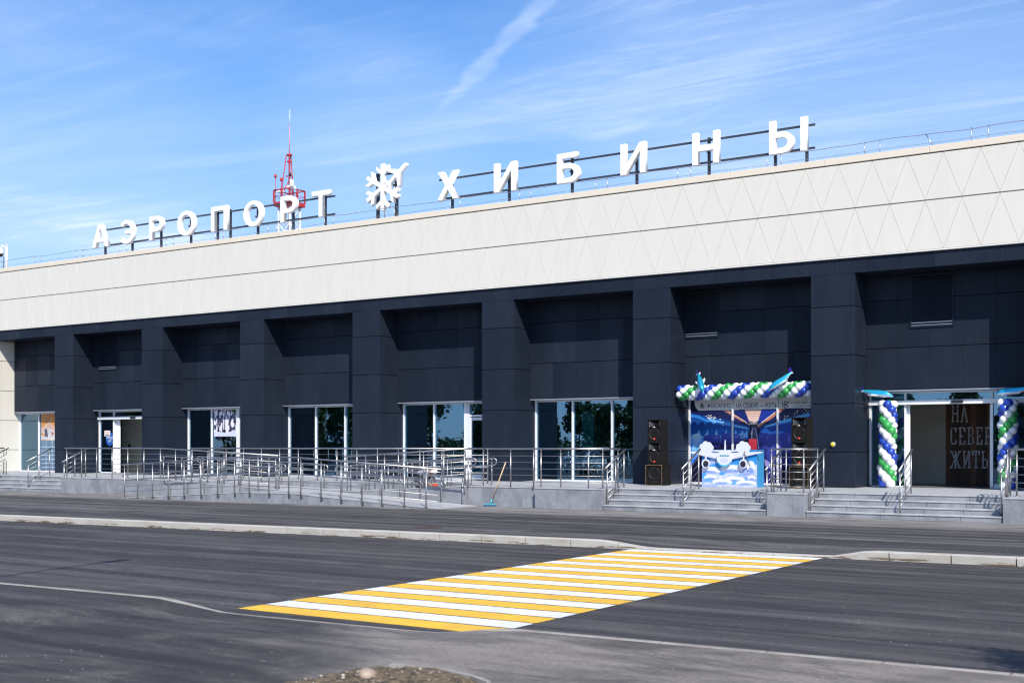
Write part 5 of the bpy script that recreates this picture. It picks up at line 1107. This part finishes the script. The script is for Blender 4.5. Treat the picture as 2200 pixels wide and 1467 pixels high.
place('trousers', skin_mesh(TV, [(0, 1), (1, 2), (2, 3), (0, 4), (4, 5), (5, 6)], [.15, .118, .082, .062, .118, .082, .062], 0, 2, M_TROUS), pr, PL)
cap = MB().ball((.585, 0, .535), .105, 16, 0, (1.05, .95, .85)); cap.lathe([(.12, 0), (.19, -.012), (.185, -.02), (.12, -.01)], (.61, 0, .52), n=18)
cap.v = [tuple(Vector(PL)+Vector(v)) for v in cap.v]; cap.build('cap', M_WHITE, pr)
for sg in (-1, 1):
    sh = MB().bbox(-.02, .27, sg*.17-.05, sg*.17+.05, .0, .085, .03); sh.v = [tuple(Vector(PL)+Vector(v)) for v in sh.v]; sh.build('shoe', M_BLACK, pr)
face = MB()
for sg in (-1, 1): face.ball((.715, sg*.032, .475), .011, 8); face.ball((.60, sg*.088, .47), .022, 8, 1, (1, .5, 1.3))
face.ball((.722, 0, .445), .018, 8, 1); face.ball((.70, 0, .405), .02, 8, 2, (.5, 1.3, .4)); face.v = [tuple(Vector(PL)+Vector(v)) for v in face.v]; face.build('face', [M_BLACK, M_SKIN, M_BADGE], pr)
rt = MB().bbox(-23.42, -23.24, 31.02, 31.10, .515, .60, .015); tag(rt.build('hand_tool', M_BADGE, origin=(-23.33, 31.06, .52)), 'small red hand tool on the ramp in front of the crouching person', 'tool')
cn = MB().lathe([(.16, 0), (.16, .02), (.11, .02), (.02, .38), (0, .38)], (-46.5, 37.3, .6), n=14); tag(cn.build('floor_cone', mat('cone_pale', (.72, .62, .50), rough=.5), origin=(-46.5, 37.3, .6)), 'small pale cone on the floor inside the open side entrance', 'cone')

# ---------------------------------------------------------------- beyond the frame: what casts the shadows and shows in the glass
lmp = thing('street_lamp', (-10.8, 5.6, 0), 'tall grey street lamp whose shadow crosses the road on the left', 'street lamp')
d = SUN; h0 = 6.6
# luminaire shadow tip (-16.9, 13.8), arm start (-16.2, 10.9): pole height from sun
def cast(sx, sy, sz, h): t = (h-sz)/d.z; return (sx+d.x*t, sy+d.y*t, h)
pA_ = cast(-16.25, 10.6, ROADZ, h0); pB_ = cast(-16.95, 13.9, ROADZ, h0+.25); pM_ = cast(-16.85, 13.2, ROADZ, h0+.22)
MB().tube([(pA_[0], pA_[1], 0), (pA_[0], pA_[1], h0-.4)], [.09, .055], 10).build('pole', M_ALUG, lmp)
MB().tube([(pA_[0], pA_[1], h0-.4), (pA_[0]-.05, pA_[1]+.25, h0-.05), pM_], .035, 8).build('arm', M_ALUG, lmp)
hl = Vector(pB_)-Vector(pM_); MB().tube([Vector(pM_)-hl*.2, Vector(pM_)+hl*.2, Vector(pM_)+hl*.7, pB_], [.04, .10, .10, .04], 8).build('lamp_head', M_ALUG, lmp)
M_LEAFM = mat('foliage', (.03, .06, .015), (.075, .12, .03), 1.2, rough=.6, spec=.3)
M_BARK = mat('bark', (.10, .085, .07), rough=.9)
def leaf_cloud(mb, c, rad, n, s):
    v = RNG.normal(size=(n, 3)); v /= np.linalg.norm(v, axis=1)[:, None]; p = np.array(c)+v*np.array(rad)*(RNG.random(n)**.5)[:, None]
    a = RNG.normal(size=(n, 3)); a /= np.linalg.norm(a, axis=1)[:, None]; b = np.cross(a, RNG.normal(size=(n, 3))); b /= np.linalg.norm(b, axis=1)[:, None]; k = (s*RNG.uniform(.6, 1.4, n))[:, None]
    q = np.stack([p-a*k, p+b*k*.6, p+a*k, p-b*k*.6], 1).reshape(-1, 3); o = len(mb.v)
    mb.v += [tuple(t) for t in q.tolist()]; mb.f += [(o+4*i, o+4*i+1, o+4*i+2, o+4*i+3) for i in range(n)]; mb.m += [0]*n; mb.sm += [False]*n
st_ = cast(-2.02, 11.62, ROADZ, 3.4)
tr_ = thing('young_tree', (st_[0], st_[1], 0), 'young leafy tree just outside the right edge shading the kerb', 'tree')
MB().tube([(st_[0], st_[1], 0), (st_[0], st_[1], 2.4), (st_[0], st_[1], 4)], [.06, .05, .02], 8).build('trunk', M_BARK, tr_)
mb = MB()
for _ in range(9): leaf_cloud(mb, (st_[0]+RNG.uniform(-.3, .3), st_[1]+RNG.uniform(-.3, .3), 3.4+RNG.uniform(-.35, .35)), (.34, .34, .34), 420, .032)
mb.build('crown', M_LEAFM, tr_)
# wood on the far side of the car park, seen in the window glass
wood = MB()
def blob_tree(x, y, h, w, conifer):
    wood.tube([(x, y, -.3), (x, y, h*.7)], [.16, .06], 5, 1)
    if conifer:
        for k in range(7): z = h*(.15+.8*k/6); leaf_cloud(wood, (x, y, z), (w*(1.05-z/h), w*(1.05-z/h), h*.09), 150, .24)
    else:
        for _ in range(7): leaf_cloud(wood, (x+RNG.uniform(-.5, .5)*w, y+RNG.uniform(-.5, .5)*w, h*RNG.uniform(.38, .88)), (w*.6, w*.6, h*.17), 230, .25)
for i in range(150):
    x = -175+i*1.35+RNG.uniform(-1.2, 1.2); y = -46-RNG.uniform(0, 26); big = x < -88
    h = RNG.uniform(9, 14) if big else RNG.uniform(5.5, 8.5); blob_tree(x, y, h, RNG.uniform(1.6, 2.8), RNG.random() < .55)
    if i % 2: leaf_cloud(wood, (x, y+6, .9), (2.8, 1.8, 2.2), 420, .26)
tag(wood.build('far_wood', [M_LEAFM, M_BARK]), 'mixed wood behind the car park reflected in the window glass', 'wood', kind='stuff')
def car_meshes():
    prof = [(-2.2, .35), (-2.25, .75), (-2.1, .95), (-1.35, 1.02), (-.75, 1.48), (.75, 1.50), (1.45, 1.05), (2.1, .92), (2.22, .6), (2.2, .35)]
    body = MB()
    for w, s in ((.86, 1.),):
        n = len(prof); L = [(x, -w*(.82 if z > 1.1 else 1), z) for x, z in prof]; Rr = [(x, w*(.82 if z > 1.1 else 1), z) for x, z in prof]
        body.add(L+Rr, [tuple(range(n)), tuple(range(2*n-1, n-1, -1))]+[(i, i+n, (i+1) % n+n, (i+1) % n) for i in range(n)])
    gl = MB()
    for sg in (-1, 1):
        y_ = sg*.80; gl.add([(-1.2, y_*1.08, 1.06), (-.72, y_*.93, 1.42), (.70, y_*.93, 1.44), (1.28, y_*1.08, 1.07)], [(0, 1, 2, 3)[::sg]])
    gl.add([(1.40, -.66, 1.115), (1.40, .66, 1.115), (.80, .64, 1.50), (.80, -.64, 1.50)], [(0, 1, 2, 3)]); gl.add([(-1.30, -.66, 1.10), (-1.30, .66, 1.10), (-.80, .64, 1.475), (-.80, -.64, 1.475)], [(3, 2, 1, 0)])
    wh = []
    for x in (-1.4, 1.4):
        for sg in (-1, 1): w_ = MB().lathe([(0, -.1), (.2, -.1), (.32, -.1), (.33, .0), (.32, .1), (.2, .1), (0, .1)], (0, 0, 0), '-y', 18); wh.append((x, sg*.8, w_))
    return body, gl, wh
cb_, cg_, cw_ = car_meshes()
for i, (x, y, col, nm) in enumerate(((-50, -14, (.75, .76, .78), 'white'), (-44, -16, (.03, .03, .035), 'black'), (-36.5, -13, (.70, .71, .72), 'pale silver'), (-30, -17, (.35, .02, .02), 'dark red'), (-57, -15, (.05, .08, .2), 'navy blue'), (-66, -13, (.3, .31, .33), 'grey'), (-22, -14, (.02, .02, .022), 'glossy black'))):
    o = thing('parked_car', (x, y, -.14), f'{nm} saloon car parked opposite the terminal and reflected in its windows', 'car', 'cars parked opposite the terminal')
    m = mat('car_paint_'+nm, col, rough=.25, coat=.6); r = R(90+random.uniform(-8, 8))
    place('body', cb_.mesh('body', m), o, (x, y, -.14), (0, 0, r)); place('windows', cg_.mesh('windows', M_BLACK), o, (x, y, -.14), (0, 0, r))
    for (wx, wy, wm) in cw_: p = Matrix.Rotation(r, 3, 'Z') @ Vector((wx, wy, .33)); place('wheel', wm.mesh('wheel', M_BLACK), o, (x+p.x, y+p.y, -.14+p.z), (0, 0, r))
